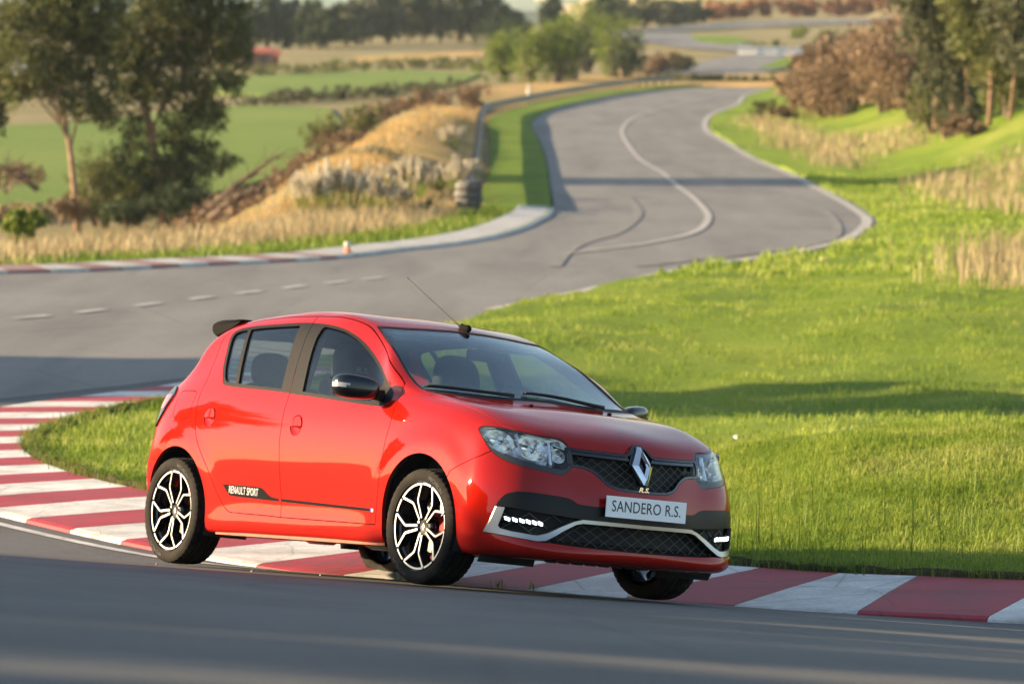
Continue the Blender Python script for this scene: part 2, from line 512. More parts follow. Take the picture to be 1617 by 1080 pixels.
# ---- painted lines
PAINT_W = kerb_paint('line_white', (.58, .56, .53), (.36, .34, .32))
PAINT_F = kerb_paint('line_faded', (.42, .39, .35), (.29, .27, .24))
lines = empty('road_markings'); lines['kind'] = 'structure'
i0 = np.argmin(np.abs(K[:, 0]-.6) + 10*(K[:, 1] > 25))
ribbon('edge_line', K[i0:i0+75], .16, .235, z_tarmac, .006, PAINT_W, lines)
dash = [(-7.6, 48.6), (-7.0, 49.8), (-6.4, 51.1), (-5.8, 52.3), (-5.2, 53.9), (-4.6, 55.7), (-4.03, 57.4), (-3.5, 58.9), (-2.9, 60.7), (-2.39, 61.9), (-1.87, 63.2)]
for p, q in zip(dash[:-1], dash[1:]):
    p = np.array(p); q = np.array(q); d = (q-p)/np.linalg.norm(q-p); c = (p+q)/2
    ribbon('centre_dash', np.array([c-d*.40, c, c+d*.40]), -.075, .075, z_base, .012, PAINT_W, lines)
CL = cr([(1.03, 72.6), (2.54, 77.3), (3.7, 83.3), (4.4, 91.7), (4.75, 100.8), (5.03, 117), (5.06, 135), (4.7, 150), (4.75, 173), (5.07, 187), (6.04, 203), (7.84, 218), (11, 238), (15, 262)], 8)
ribbon('centre_line', CL, -.085, .085, z_base, .014, PAINT_F, lines)
ribbon('edge_line', B_EDGE[20:], .10, .34, z_base, .013, PAINT_F, lines)
# tyre marks
SKID = pmat('tyre_marks', (.115, .108, .100), .85, noise=(3, (.19, .175, .16), .40, .62))
for off in (-3.0, 1.5):
    P = cr([(1.6+off*.3, 67), (3.4+off*.8, 73.4), (4.4+off, 78), (5.2+off, 84), (6.0+off, 97), (6.2+off, 112)], 10)
    ribbon('tyre_mark', P, -.11, .11, z_base, .010, SKID, lines)
# ---- far kerb along the outer edge
fk = empty('far_kerb'); fk['kind'] = 'structure'
OS = O_EDGE[(O_EDGE[:, 0] > -16)]; OS = OS[OS[:, 1] < 103]
Lo = arclen(OS); NO = normals2(OS)
s = 0; k = 0
KRED2 = kerb_paint('kerb_red_faded', (.30, .11, .10), (.34, .26, .23)); KWHT2 = kerb_paint('kerb_white_faded', (.52, .49, .45), (.40, .37, .33))
while s < Lo[-1]-1:
    red_white = np.interp(s, Lo, OS[:, 0]) < -3.0
    st = .72 if red_white else 2.0
    ss = np.linspace(s, s+st-.01, 3)
    P0 = resample(OS, ss); N0 = np.column_stack([np.interp(ss, Lo, NO[:, 0]), np.interp(ss, Lo, NO[:, 1])])
    V = []
    for t, dz in ((-.05, .0), (0, .05), (.85, .10), (.9, -.05)):
        Q = P0 + N0*t; V.append(np.column_stack([Q, z_base(Q[:, 0], Q[:, 1])+dz]))
    V = np.concatenate(V); F = [(r*3+i, r*3+i+1, (r+1)*3+i+1, (r+1)*3+i) for r in range(3) for i in range(2)] + [(0, 3, 6, 9), (2, 11, 8, 5)]
    me = mesh(V, F)
    link('kerb_block', me, (KRED2 if (red_white and k % 2) else KWHT2), fk)
    s += st; k += 1

# ---- verge and ground beyond the outer edge
NOe = normals2(O_EDGE)
sel = O_EDGE[:, 1] < 300
vw = np.interp(arclen(O_EDGE), [0, 30, 48, 60, 80, 300], [4, 3.5, 3.0, 2.2, 2.0, 2.2])
vo_ = O_EDGE + NOe*vw[:, None]; ve = O_EDGE + NOe*.05
verge = [tuple(p) for p in ve] + [tuple(p) for p in vo_[::-1]]
patch('verge', verge, .9, 1.6, z_base, .055, GR_VERGE)
def px(u, v, Y): return ((u-808.5)/6437*Y, Y)
def gY(v):
    """distance at which the base ground is seen at photo row v"""
    ys = np.linspace(60, 540, 2000); vv = 150+(2.4-np.interp(ys, GY, GZ))*6437/ys
    return float(np.interp(-v, -vv, ys))
def pxp(L): return [px(u, v, gY(v)) for u, v in L]
patch('dry_bank', pxp([(300, 352), (520, 345), (738, 342), (750, 300), (757, 250), (760, 200), (790, 180), (850, 167), (920, 154), (1000, 142), (1075, 134), (1085, 124), (1000, 118), (930, 122), (860, 128), (770, 140), (720, 175), (620, 225), (520, 275), (400, 325)]), 1.6, 2.2, z_base, .04, GR_DRY)
patch('field', pxp([(-60, 262), (180, 255), (330, 250), (420, 238), (500, 222), (540, 195), (520, 172), (400, 168), (330, 172), (100, 195), (-60, 200)]), 5, 6, z_base, .05, GR_FIELD)
patch('field', pxp([(330, 148), (440, 152), (560, 145), (720, 135), (760, 118), (620, 112), (440, 118), (330, 125)]), 6, 8, z_base, .06, GR_FIELD)
patch('field', pxp([(560, 100), (760, 92), (820, 80), (700, 85), (560, 92)]), 8, 10, z_base, .06, GR_DRY)
# far stretches of track
R2 = pxp([(1185, 140), (1100, 122), (1075, 112), (1110, 104), (1165, 94), (1220, 88), (1300, 82)])
R2 = cr(pxp([(1105, 119), (1130, 113), (1180, 102), (1235, 90), (1262, 85)]), 8)
ribbon('far_track', R2, -4.6, 4.6, z_base, .08, ROADM, kind='structure', nx=4)
ribbon('far_track', cr(pxp([(1262, 85), (1215, 82), (1150, 77), (1085, 68), (1035, 58), (1015, 52)]), 8), -5, 5, z_base, .08, ROADM, kind='structure', nx=4)
ribbon('far_track', cr([(15, 520), (24, 530), (36, 538), (50, 545), (66, 552), (90, 560)], 8), -5.5, 5.5, z_base, .09, ROADM, kind='structure', nx=4)
patch('dry_strip', pxp([(1000, 139), (1090, 137), (1190, 138), (1330, 140), (1330, 121), (1240, 118), (1190, 119), (1100, 121), (1000, 122)]), 2.5, 3, z_base, .12, GR_DRY)
FARP = grass_ground('far_plain_turf', (.13, .17, .11), (.17, .21, .14), (.22, .25, .17), (.30, .28, .20), .004, (.5, .62))
patch('far_plain', [(-700, 2300), (700, 2300), (900, 5100), (-900, 5100)], 2.2, 3.0, z_base, 1.0, FARP)
patch('far_verge', pxp([(1090, 58), (1160, 60), (1190, 68), (1140, 72), (1100, 66)]), 6, 8, z_base, .10, GR_VERGE)
patch('far_verge', pxp([(1195, 112), (1260, 106), (1280, 90), (1235, 94)]), 4, 6, z_base, .10, GR_VERGE)
# ================================================================== CAR: body surface
# car frame: x forward (0 at the front axle), y to the car's left, z up
RBm = np.array([[0.999986, 3.1e-05, -0.005245], [3.1e-05, 0.999932, 0.011699], [0.005245, -0.011699, 0.999918]])
BC = np.array([-1.3, 0, .4]); BH = np.array([0, 0, -0.005018])
def b2w(P):
    """body frame (level body) -> wheel frame (body leans slightly on its springs)"""
    P = np.asarray(P, float)
    return (P - BC) @ RBm.T + BC + BH
CAR_M = Matrix(((0.57282, 0.81664, 0.07055, 0.1657), (-0.81812, 0.56429, 0.11074, 21.8202),
                (0.05062, -0.12115, 0.99134, -0.27), (0, 0, 0, 1)))

# rows of the side strip, bottom -> belt; per side station (x, y, z) on the right half (y given positive)
SIDE = [
 # s0 rear corner
 [(-2.88,.68,.26),(-2.95,.74,.30),(-2.985,.765,.42),(-2.985,.775,.57),(-2.965,.765,.73),(-2.95,.735,.88),(-2.93,.69,1.00)],
 # s1
 [(-2.80,.72,.25),(-2.82,.79,.28),(-2.83,.818,.40),(-2.83,.826,.57),(-2.82,.826,.74),(-2.81,.795,.90),(-2.77,.735,1.035)],
 # s2 rear axle
 [(-2.60,.74,.22),(-2.60,.81,.24),(-2.60,.834,.36),(-2.60,.842,.54),(-2.60,.846,.71),(-2.59,.825,.89),(-2.56,.77,1.05)],
 # s3
 [(-2.20,.74,.19),(-2.20,.81,.205),(-2.20,.832,.265),(-2.20,.836,.40),(-2.20,.848,.60),(-2.20,.842,.84),(-2.20,.79,1.05)],
 # s4
 [(-1.85,.74,.19),(-1.85,.81,.205),(-1.85,.832,.265),(-1.85,.832,.40),(-1.85,.850,.58),(-1.85,.846,.82),(-1.85,.797,1.022)],
 # s5 B pillar
 [(-1.45,.74,.19),(-1.45,.81,.205),(-1.45,.832,.265),(-1.45,.832,.40),(-1.45,.851,.57),(-1.45,.848,.80),(-1.45,.802,.992)],
 # s6
 [(-1.05,.74,.19),(-1.05,.81,.205),(-1.05,.832,.265),(-1.05,.832,.40),(-1.05,.851,.57),(-1.05,.848,.79),(-1.05,.803,.968)],
 # s7
 [(-.65,.74,.19),(-.65,.81,.20),(-.65,.832,.265),(-.65,.834,.40),(-.65,.850,.58),(-.65,.846,.78),(-.65,.802,.945)],
 # s8
 [(-.36,.74,.19),(-.36,.81,.20),(-.36,.834,.27),(-.36,.842,.42),(-.36,.849,.59),(-.36,.842,.78),(-.36,.795,.945)],
 # s9
 [(-.06,.74,.19),(-.06,.80,.22),(-.06,.838,.34),(-.06,.846,.49),(-.06,.850,.64),(-.06,.832,.79),(-.06,.778,.925)],
 # s10
 [(.18,.73,.19),(.18,.80,.215),(.18,.834,.32),(.18,.842,.47),(.18,.843,.62),(.18,.825,.765),(.18,.77,.89)],
 # s11
 [(.36,.71,.17),(.38,.795,.195),(.38,.828,.29),(.38,.838,.43),(.38,.836,.57),(.36,.81,.71),(.36,.757,.845)],
 # s12 front corner
 [(.43,.69,.17),(.51,.785,.195),(.52,.815,.285),(.52,.822,.41),(.515,.818,.545),(.50,.79,.675),(.49,.735,.80)],
]
FRONT = [ # f3 .. centre, rows bottom -> hood edge
 [(.58,.56,.17),(.715,.655,.195),(.71,.67,.285),(.705,.672,.41),(.69,.665,.545),(.655,.635,.675),(.605,.587,.803)],
 [(.70,.42,.17),(.825,.46,.197),(.80,.44,.285),(.785,.43,.41),(.765,.425,.545),(.735,.42,.67),(.685,.405,.797)],
 [(.75,.22,.17),(.85,.23,.20),(.838,.22,.285),(.838,.21,.41),(.823,.21,.545),(.79,.21,.67),(.74,.20,.79)],
 [(.76,.0,.17),(.855,.0,.20),(.85,.0,.285),(.855,.0,.41),(.842,.0,.545),(.808,.0,.67),(.757,.0,.788)],
]
REAR = [ # f3 .. centre
 [(-3.00,.54,.26),(-3.10,.60,.30),(-3.13,.62,.42),(-3.12,.62,.57),(-3.08,.61,.73),(-3.05,.59,.88),(-3.01,.55,1.00)],
 [(-3.06,.38,.26),(-3.17,.42,.30),(-3.19,.43,.42),(-3.17,.43,.57),(-3.11,.42,.73),(-3.08,.41,.88),(-3.04,.38,1.00)],
 [(-3.08,.19,.26),(-3.195,.21,.30),(-3.21,.21,.42),(-3.19,.21,.57),(-3.125,.21,.73),(-3.09,.20,.88),(-3.055,.19,1.00)],
 [(-3.09,.0,.26),(-3.20,.0,.30),(-3.215,.0,.42),(-3.195,.0,.57),(-3.13,.0,.73),(-3.095,.0,.88),(-3.06,.0,1.00)],
]
TOP = { # station: q1..q4 (towards the centre line)
 1: [(-2.69,.685,1.15),(-2.74,.575,1.215),(-2.87,.27,1.24),(-2.92,0,1.25)],
 2: [(-2.50,.69,1.24),(-2.49,.60,1.375),(-2.60,.29,1.43),(-2.62,0,1.44)],
 3: [(-2.18,.705,1.255),(-2.16,.572,1.437),(-2.18,.29,1.465),(-2.18,0,1.472)],
 4: [(-1.85,.71,1.25),(-1.85,.568,1.455),(-1.85,.29,1.483),(-1.85,0,1.49)],
 5: [(-1.45,.714,1.235),(-1.45,.566,1.455),(-1.45,.29,1.485),(-1.45,0,1.492)],
 6: [(-1.03,.715,1.195),(-1.00,.566,1.388),(-.96,.29,1.415),(-.945,0,1.424)],
 7: [(-.69,.73,1.085),(-.665,.648,1.24),(-.55,.33,1.232),(-.52,0,1.238)],
 8: [(-.40,.755,1.01),(-.36,.70,1.06),(-.13,.36,1.012),(-.08,0,1.015)],
 9: [(-.02,.69,.973),(.03,.575,.978),(.12,.32,.972),(.15,0,.974)],
 10: [(.22,.67,.938),(.28,.545,.938),(.36,.30,.925),(.38,0,.927)],
 11: [(.41,.645,.888),(.47,.50,.885),(.57,.26,.868),(.60,0,.870)],
}
def build_cage():
    V = []; F = []; key = {}
    def vid(p):
        k = (round(p[0], 4), round(p[1], 4), round(p[2], 4))
        if k not in key:
            key[k] = len(V); V.append(k)
        return key[k]
    nS = len(SIDE)
    for sg in (-1, 1):
        P = lambda p: (p[0], sg*p[1] if p[1] else 0.0, p[2])
        strip = [REAR[3], REAR[2], REAR[1], REAR[0]] + SIDE + [FRONT[0], FRONT[1], FRONT[2], FRONT[3]]
        for a, b in zip(strip[:-1], strip[1:]):
            for r in range(6):
                q = [vid(P(a[r])), vid(P(b[r])), vid(P(b[r+1])), vid(P(a[r+1]))]
                F.append(q if sg < 0 else q[::-1])
        rows = []
        for s in range(nS):
            if s == 0: row = [SIDE[0][6]] + [c[6] for c in REAR]
            elif s == nS-1: row = [SIDE[-1][6]] + [c[6] for c in FRONT]
            else: row = [SIDE[s][6]] + TOP[s]
            rows.append(row)
        for a, b in zip(rows[:-1], rows[1:]):
            for r in range(4):
                q = [vid(P(a[r])), vid(P(b[r])), vid(P(b[r+1])), vid(P(a[r+1]))]
                F.append(q if sg < 0 else q[::-1])
    return V, F, key

def subdivided(V, F, lvl, creases):
    me = mesh(V, F)
    if creases:
        at = me.attributes.new('crease_edge', 'FLOAT', 'EDGE')
        vals = [0.0]*len(me.edges)
        for e in me.edges:
            vals[e.index] = creases.get(frozenset(e.vertices), 0.0)
        at.data.foreach_set('value', vals)
    o = bpy.data.objects.new('t', me); COL.objects.link(o)
    md = o.modifiers.new('s', 'SUBSURF'); md.levels = lvl; md.render_levels = lvl
    md.use_limit_surface = True; md.quality = 4
    dg = bpy.context.evaluated_depsgraph_get(); dg.update()
    ev = o.evaluated_get(dg)
    m2 = bpy.data.meshes.new_from_object(ev)
    bpy.data.objects.remove(o); bpy.data.meshes.remove(me)
    return m2

def mesh_np(me):
    v = np.empty(len(me.vertices)*3); me.vertices.foreach_get('co', v)
    return v.reshape(-1, 3)

def body_surface():
    V, F, key = build_cage()
    kid = lambda p, sg: key[(round(p[0], 4), round(sg*p[1] if p[1] else 0.0, 4), round(p[2], 4))]
    cr = {}
    def crease(pts, w):
        for sg in (-1, 1):
            for a, b in zip(pts[:-1], pts[1:]):
                cr[frozenset((kid(a, sg), kid(b, sg)))] = w
    crease([TOP[s][1] for s in range(5, 9)], 0.45)       # A pillar / roof edge
    crease([SIDE[s][2] for s in range(2, 9)], 0.35)       # sill
    tgt = np.array(V); cage = tgt.copy()
    for it in range(9):
        m = subdivided(cage, F, 1, cr)
        lim = mesh_np(m)[:len(V)]
        bpy.data.meshes.remove(m)
        cage = cage + 0.9*(tgt - lim)
        cage[np.abs(tgt[:, 1]) < 1e-6, 1] = 0
    m = subdivided(cage, F, 3, cr)
    P = mesh_np(m)
    # flared brows round the wheel arches
    for wx in (0.0, -2.59):
        r = np.hypot(P[:, 0]-wx, P[:, 2]-.33)
        t = np.clip((.52 - r)/.13, 0, 1); t = t*t*(3-2*t)
        side = np.clip((np.abs(P[:, 1])-.70)/.08, 0, 1)
        P[:, 1] += np.sign(P[:, 1])*t*side*.013*np.clip((P[:, 2]-.30)/.25, 0, 1)
    m.vertices.foreach_set('co', P.ravel()); m.update()
    return m
SURF = body_surface()
# ================================================================== CAR: cutting the surface into panels
SP = mesh_np(SURF)
SN = np.empty(len(SURF.vertices)*3); SURF.vertex_normals.foreach_get('vector', SN); SN = SN.reshape(-1, 3)
SF_ = [tuple(p.vertices) for p in SURF.polygons]
BVH = BVHTree.FromPolygons([Vector(p) for p in SP], SF_)
_ec = {}
for f in SF_:
    for a, b in zip(f, f[1:]+f[:1]):
        k = (min(a, b), max(a, b)); _ec[k] = _ec.get(k, 0) + 1
_dirs = {}
for f in SF_:
    for a, b in zip(f, f[1:]+f[:1]):
        if _ec[(min(a, b), max(a, b))] == 1: _dirs[a] = b

def surf_normal(co):
    loc, n, i, d = BVH.find_nearest(co)
    f = SF_[i]
    w = poly_3d_calc([Vector(SP[k]) for k in f], loc)
    n = Vector((0, 0, 0))
    for k, a in zip(f, w): n += Vector(SN[k])*a
    return n.normalized()

def thick_shell(o0, o1):
    """closed solid between two offsets of the body surface (o0 outer, o1 inner)"""
    A = SP + SN*o0; B = SP + SN*o1; n = len(SP)
    V = np.concatenate([A, B])
    F = [f for f in SF_] + [tuple(i+n for i in f[::-1]) for f in SF_]
    for a, b in _dirs.items(): F.append((b, a, a+n, b+n))
    return mesh(V, F)

def boolean(a, b, op):
    oa = bpy.data.objects.new('a', a); ob = bpy.data.objects.new('b', b)
    COL.objects.link(oa); COL.objects.link(ob)
    md = oa.modifiers.new('x', 'BOOLEAN'); md.operation = op; md.object = ob; md.solver = 'MANIFOLD'
    dg = bpy.context.evaluated_depsgraph_get(); dg.update()
    m = bpy.data.meshes.new_from_object(oa.evaluated_get(dg))
    bpy.data.objects.remove(oa); bpy.data.objects.remove(ob)
    return m
def minus(a, *bs):
    for b in bs: a = boolean(a, b, 'DIFFERENCE')
    return a
def inter(a, b): return boolean(a, b, 'INTERSECT')

def smooth_poly(pts, n=4, corners=()):
    out = []; N = len(pts)
    P = [np.array(p, float) for p in pts]
    for i in range(N):
        p1, p2 = P[i], P[(i+1) % N]
        p0 = P[i-1] if i not in corners else 2*p1 - p2
        p3 = P[(i+2) % N] if (i+1) % N not in corners else 2*p2 - p1
        c = lambda a, b: max(np.linalg.norm(b-a)**.5, 1e-4)
        t0 = 0; t1 = t0+c(p0, p1); t2 = t1+c(p1, p2); t3 = t2+c(p2, p3)
        for k in range(n):
            t = t1+(t2-t1)*k/n
            A1 = (t1-t)/(t1-t0)*p0+(t-t0)/(t1-t0)*p1
            A2 = (t2-t)/(t2-t1)*p1+(t-t1)/(t2-t1)*p2
            A3 = (t3-t)/(t3-t2)*p2+(t-t2)/(t3-t2)*p3
            B1 = (t2-t)/(t2-t0)*A1+(t-t0)/(t2-t0)*A2
            B2 = (t3-t)/(t3-t1)*A2+(t-t1)/(t3-t1)*A3
            out.append(tuple((t2-t)/(t2-t1)*B1+(t-t1)/(t2-t1)*B2))
    return out
def area(p):
    return .5*sum(a[0]*b[1]-b[0]*a[1] for a, b in zip(p, p[1:]+p[:1]))
def inset(poly, d):
    """move the outline inwards by d (negative: outwards)"""
    s = 1 if area(poly) > 0 else -1
    out = []; N = len(poly)
    for i in range(N):
        a, b, c = (np.array(poly[i-1]), np.array(poly[i]), np.array(poly[(i+1) % N]))
        e1 = b-a; e2 = c-b
        l1 = np.linalg.norm(e1); l2 = np.linalg.norm(e2)
        if l1 < 1e-6 or l2 < 1e-6: out.append(tuple(b)); continue
        n1 = np.array((-e1[1], e1[0]))/l1*s; n2 = np.array((-e2[1], e2[0]))/l2*s
        m = n1+n2; L = m.dot(m)
        m = m*2/L if L > .35 else m*1.5
        out.append(tuple(b+m*d))
    return out
FR_SIDE = ((1, 0, 0), (0, 0, 1), (0, 1, 0))            # (u, v, w) -> x, z, y
FR_FRONT = ((0, 1, 0), (0, 0, 1), (1, 0, 0))
FR_TOP = ((1, 0, 0), (0, 1, 0), (0, 0, 1))
_a = math.radians(41)
HD = (math.cos(_a), -math.sin(_a), 0); HT = (math.sin(_a), math.cos(_a), 0)
FR_HEAD = (HT, (0, 0, 1), HD)
FR_TAIL = ((-.75, .66, 0), (0, 0, 1), (-.66, -.75, 0))
def prism(poly, fr, w0, w1):
    U, V_, W = [Vector(x) for x in fr]
    n = len(poly)
    v = [U*p[0]+V_*p[1]+W*w0 for p in poly] + [U*p[0]+V_*p[1]+W*w1 for p in poly]
    tri = tessellate_polygon([[Vector((p[0], p[1], 0)) for p in poly]])
    f = []
    s = 1 if area(poly) > 0 else -1
    if U.cross(V_).dot(W) < 0: s = -s
    if w1 < w0: s = -s
    for t in tri:
        ta = area([poly[i] for i in t])
        t = t if (ta > 0) == (area(poly) > 0) else t[::-1]
        f.append(tuple(i+n for i in t) if s > 0 else tuple(i+n for i in t[::-1]))
        f.append(tuple(t[::-1]) if s > 0 else tuple(t))
    for i in range(n):
        j = (i+1) % n
        f.append((i, j, j+n, i+n) if s > 0 else (j, i, i+n, j+n))
    return mesh(v, f)
def mirrored(me):
    m = me.copy()
    P = mesh_np(m); P[:, 1] *= -1
    m.vertices.foreach_set('co', P.ravel()); m.flip_normals(); m.update()
    return m
def merged(*ms):
    v = []; f = []
    for m in ms:
        b = len(v); v += [tuple(x.co) for x in m.vertices]; f += [tuple(i+b for i in p.vertices) for p in m.polygons]
    return mesh(v, f)
def both(me): return merged(me, mirrored(me))

def finish(me, name, mat, parent, lim=.8, lean=True):
    """smooth normals taken from the uncut surface, then the body lean; link as a part"""
    me.polygons.foreach_set('use_smooth', [True]*len(me.polygons))
    cache = {}; nor = [None]*len(me.loops)
    vs_ = me.vertices
    for p in me.polygons:
        fn = p.normal
        for li in p.loop_indices:
            vi = me.loops[li].vertex_index
            n = cache.get(vi)
            if n is None:
                n = cache[vi] = surf_normal(vs_[vi].co)
            d = n.dot(fn)
            nor[li] = n if d > lim else (-n if d < -lim else fn.copy())
    if lean:
        me.vertices.foreach_set('co', b2w(mesh_np(me)).ravel())
        RM = Matrix(RBm.tolist())
        nor = [RM @ n for n in nor]
    me.update()
    me.normals_split_custom_set([tuple(n) for n in nor])
    return link(name, me, mat, parent)
def lean(me):
    me.vertices.foreach_set('co', b2w(mesh_np(me)).ravel()); me.update(); return me
def part(name, mb, mat, parent, deg=None, smooth=False):
    return link(name, lean(mb.me(smooth, deg)), mat, parent)
def hit(o, d):
    r = BVH.ray_cast(Vector(o), Vector(d)); return r[0]
def surf_x(y, z): 
    r = hit((1.6, y, z), (-1, 0, 0)); return r.x if r else .8
def surf_y(x, z):
    r = hit((x, -1.6, z), (0, 1, 0)); return r.y if r else -.83

# ---- materials of the car
def paint_mat():
    m, nt, b = newmat('red_paint')
    b.inputs['Base Color'].default_value = (.31, .0075, .0034, 1)
    b.inputs['Metallic'].default_value = .12
    b.inputs['Roughness'].default_value = .42
    b.inputs['Coat Weight'].default_value = .75
    b.inputs['Coat Roughness'].default_value = .04
    b.inputs['Specular IOR Level'].default_value = .0
    n = nt.nodes.new('ShaderNodeTexNoise'); n.inputs['Scale'].default_value = 900; n.inputs['Detail'].default_value = 1
    tc = nt.nodes.new('ShaderNodeTexCoord'); nt.links.new(tc.outputs['Object'], n.inputs['Vector'])
    r = nt.nodes.new('ShaderNodeMapRange'); r.inputs[3].default_value = .36; r.inputs[4].default_value = .5
    nt.links.new(n.outputs['Fac'], r.inputs[0]); nt.links.new(r.outputs[0], b.inputs['Roughness'])
    return m
def glass_mat(name, tint, refl=1.0, rough=0.0, ior=1.5):
    m, nt, b = newmat(name); nt.nodes.remove(b)
    out = nt.nodes['Material Output']
    t = nt.nodes.new('ShaderNodeBsdfTransparent'); t.inputs[0].default_value = (*tint, 1)
    g = nt.nodes.new('ShaderNodeBsdfGlossy'); g.inputs['Roughness'].default_value = rough
    g.inputs[0].default_value = (refl, refl, refl, 1)
    lw = nt.nodes.new('ShaderNodeLayerWeight'); lw.inputs[0].default_value = .5
    pw = nt.nodes.new('ShaderNodeMath'); pw.operation = 'POWER'; pw.inputs[1].default_value = 4.0
    nt.links.new(lw.outputs['Facing'], pw.inputs[0])
    fr = nt.nodes.new('ShaderNodeMath'); fr.operation = 'MULTIPLY_ADD'; f0 = ((ior-1)/(ior+1))**2
    fr.inputs[1].default_value = 1-f0; fr.inputs[2].default_value = f0
    nt.links.new(pw.outputs[0], fr.inputs[0])
    mx = nt.nodes.new('ShaderNodeMixShader')
    nt.links.new(fr.outputs[0], mx.inputs[0]); nt.links.new(t.outputs[0], mx.inputs[1]); nt.links.new(g.outputs[0], mx.inputs[2])
    nt.links.new(mx.outputs[0], out.inputs[0])
    return m
M = {}
M['paint'] = paint_mat()
M['black_gloss'] = pmat('black_gloss', (.006, .006, .007), .16, coat=.35)
M['panel'] = pmat('panel_black', (.006, .006, .006), .38, spec=.25)
M['black_plastic'] = pmat('black_plastic', (.012, .012, .012), .55, spec=.12)
M['stripe'] = pmat('stripe_vinyl', (.009, .009, .009), .8, spec=.05)
M['trim'] = pmat('window_trim_plastic', (.014, .012, .011), .55, spec=.12)
M['rubber'] = pmat('rubber', (.012, .012, .012), .7)
M['dark'] = pmat('underbody_dark', (.012, .012, .013), .8, noise=(9, (.035, .030, .025), .4, .8))
M['chrome'] = pmat('chrome', (.85, .86, .88), .06, metal=1.0)
M['satin'] = pmat('satin_silver', (.44, .42, .39), .36, metal=.85)
M['glass'] = glass_mat('side_glass', (.84, .88, .86), .55, ior=1.36)
M['wglass'] = glass_mat('windscreen_glass', (.80, .88, .88), .85, ior=1.6)
M['lens'] = glass_mat('lamp_lens', (.96, .965, .96), .7, ior=1.35)
M['redlens'] = pmat('tail_lens_red', (.35, .01, .01), .08, coat=.8)
M['smoke'] = pmat('tail_lens_smoke', (.02, .022, .025), .16, spec=.4)
M['white'] = pmat('plate_white', (.86, .87, .88), .35)
M['ink'] = pmat('plate_ink', (.012, .012, .016), .5)
M['cloth'] = pmat('seat_cloth', (.016, .017, .019), .85, bump=(300, .2))
M['cloth_grey'] = pmat('seat_cloth_grey', (.09, .09, .095), .85)
M['dash'] = pmat('dashboard', (.018, .018, .019), .65)
M['liner'] = pmat('inner_lining', (.020, .020, .021), .85)
M['lamp_clear'] = pmat('clear_lamp', (.38, .37, .35), .25, metal=.5)
M['led'] = pmat('daylight_led', (.9, .95, 1), .2, emit=((.85, .94, 1.0), 1.6))
M['mesh'] = pmat('grille_mesh', (.050, .046, .042), .35)
M['housing'] = pmat('lamp_housing_chrome', (.62, .62, .60), .14, metal=1.0, bump=(18, .35))
M['amber'] = pmat('amber_bulb', (.7, .28, .02), .25)
M['reflector'] = pmat('lamp_reflector', (.88, .87, .85), .09, metal=1.0, bump=(35, .25))
M['grey_black'] = pmat('lamp_bezel', (.035, .038, .040), .3)
M['disc'] = pmat('brake_disc', (.30, .28, .26), .35, metal=.9, noise=(30, (.20, .15, .11), .45, .7))
M['caliper'] = pmat('red_caliper', (.55, .012, .010), .35)
M['silver'] = pmat('machined_alloy', (.56, .55, .53), .36, metal=.6)
M['wheelblack'] = pmat('wheel_black', (.008, .008, .009), .22, coat=.5)
M['blue'] = pmat('flag_blue', (.02, .05, .30), .4)
M['rust'] = pmat('sill_primer', (.30, .085, .040), .7, noise=(25, (.16, .05, .03), .4, .7))
def tyre_mat():
    m, nt, b = newmat('tyre_rubber')
    b.inputs['Roughness'].default_value = .85; b.inputs['Specular IOR Level'].default_value = .15
    tc = nt.nodes.new('ShaderNodeTexCoord')
    n = nt.nodes.new('ShaderNodeTexNoise'); n.inputs['Scale'].default_value = 7; n.inputs['Detail'].default_value = 6
    nt.links.new(tc.outputs['Object'], n.inputs['Vector'])
    r = nt.nodes.new('ShaderNodeValToRGB')
    r.color_ramp.elements[0].position = .35; r.color_ramp.elements[1].position = .75
    r.color_ramp.elements[0].color = (.012, .011, .010, 1); r.color_ramp.elements[1].color = (.032, .027, .022, 1)
    nt.links.new(n.outputs['Fac'], r.inputs['Fac']); nt.links.new(r.outputs[0], b.inputs['Base Color'])
    return m
M['tyre'] = tyre_mat()

car = empty('hatchback_car')
car.matrix_world = CAR_M
tag(car, 'red five-door hatchback with a SANDERO R.S. plate cornering on the striped kerb', 'car')

# ---- outlines (car frame)
B_LINE0 = [(-1.383, .300), (-1.390, .42), (-1.398, .519), (-1.412, .64), (-1.422, .72), (-1.424, .80), (-1.436, .912), (-1.440, .99), (-1.487, 1.20), (-1.533, 1.407), (-1.55, 1.447)]
F_DOOR0 = [(-.415, .289)] + [(-.398, .402), (-.378, .55), (-.368, .685), (-.352, .793), (-.350, .86), (-.366, .968), (-.385, 1.035), (-.40, 1.062), (-.52, 1.137), (-.72, 1.243), (-.98, 1.370), (-1.15, 1.418), (-1.33, 1.442)]
R_DOOR0 = [(-1.85, 1.446), (-2.15, 1.428), (-2.33, 1.400), (-2.405, 1.362), (-2.432, 1.30), (-2.418, 1.173), (-2.395, 1.06), (-2.404, .96), (-2.382, .857), (-2.355, .769), (-2.308, .696), (-2.184, .556), (-2.099, .445), (-2.018, .36), (-1.955, .322), (-1.88, .312), (-1.505, .305)]
def csm(L): return [tuple(p) for p in cr(L, 4)]
B_LINE = csm(B_LINE0); F_DOOR = csm(F_DOOR0); R_DOOR = csm(R_DOOR0)
front_door = F_DOOR + B_LINE[::-1]
rear_door = R_DOOR + B_LINE
both_doors = F_DOOR + [B_LINE[-1]] + R_DOOR + [B_LINE[0]]
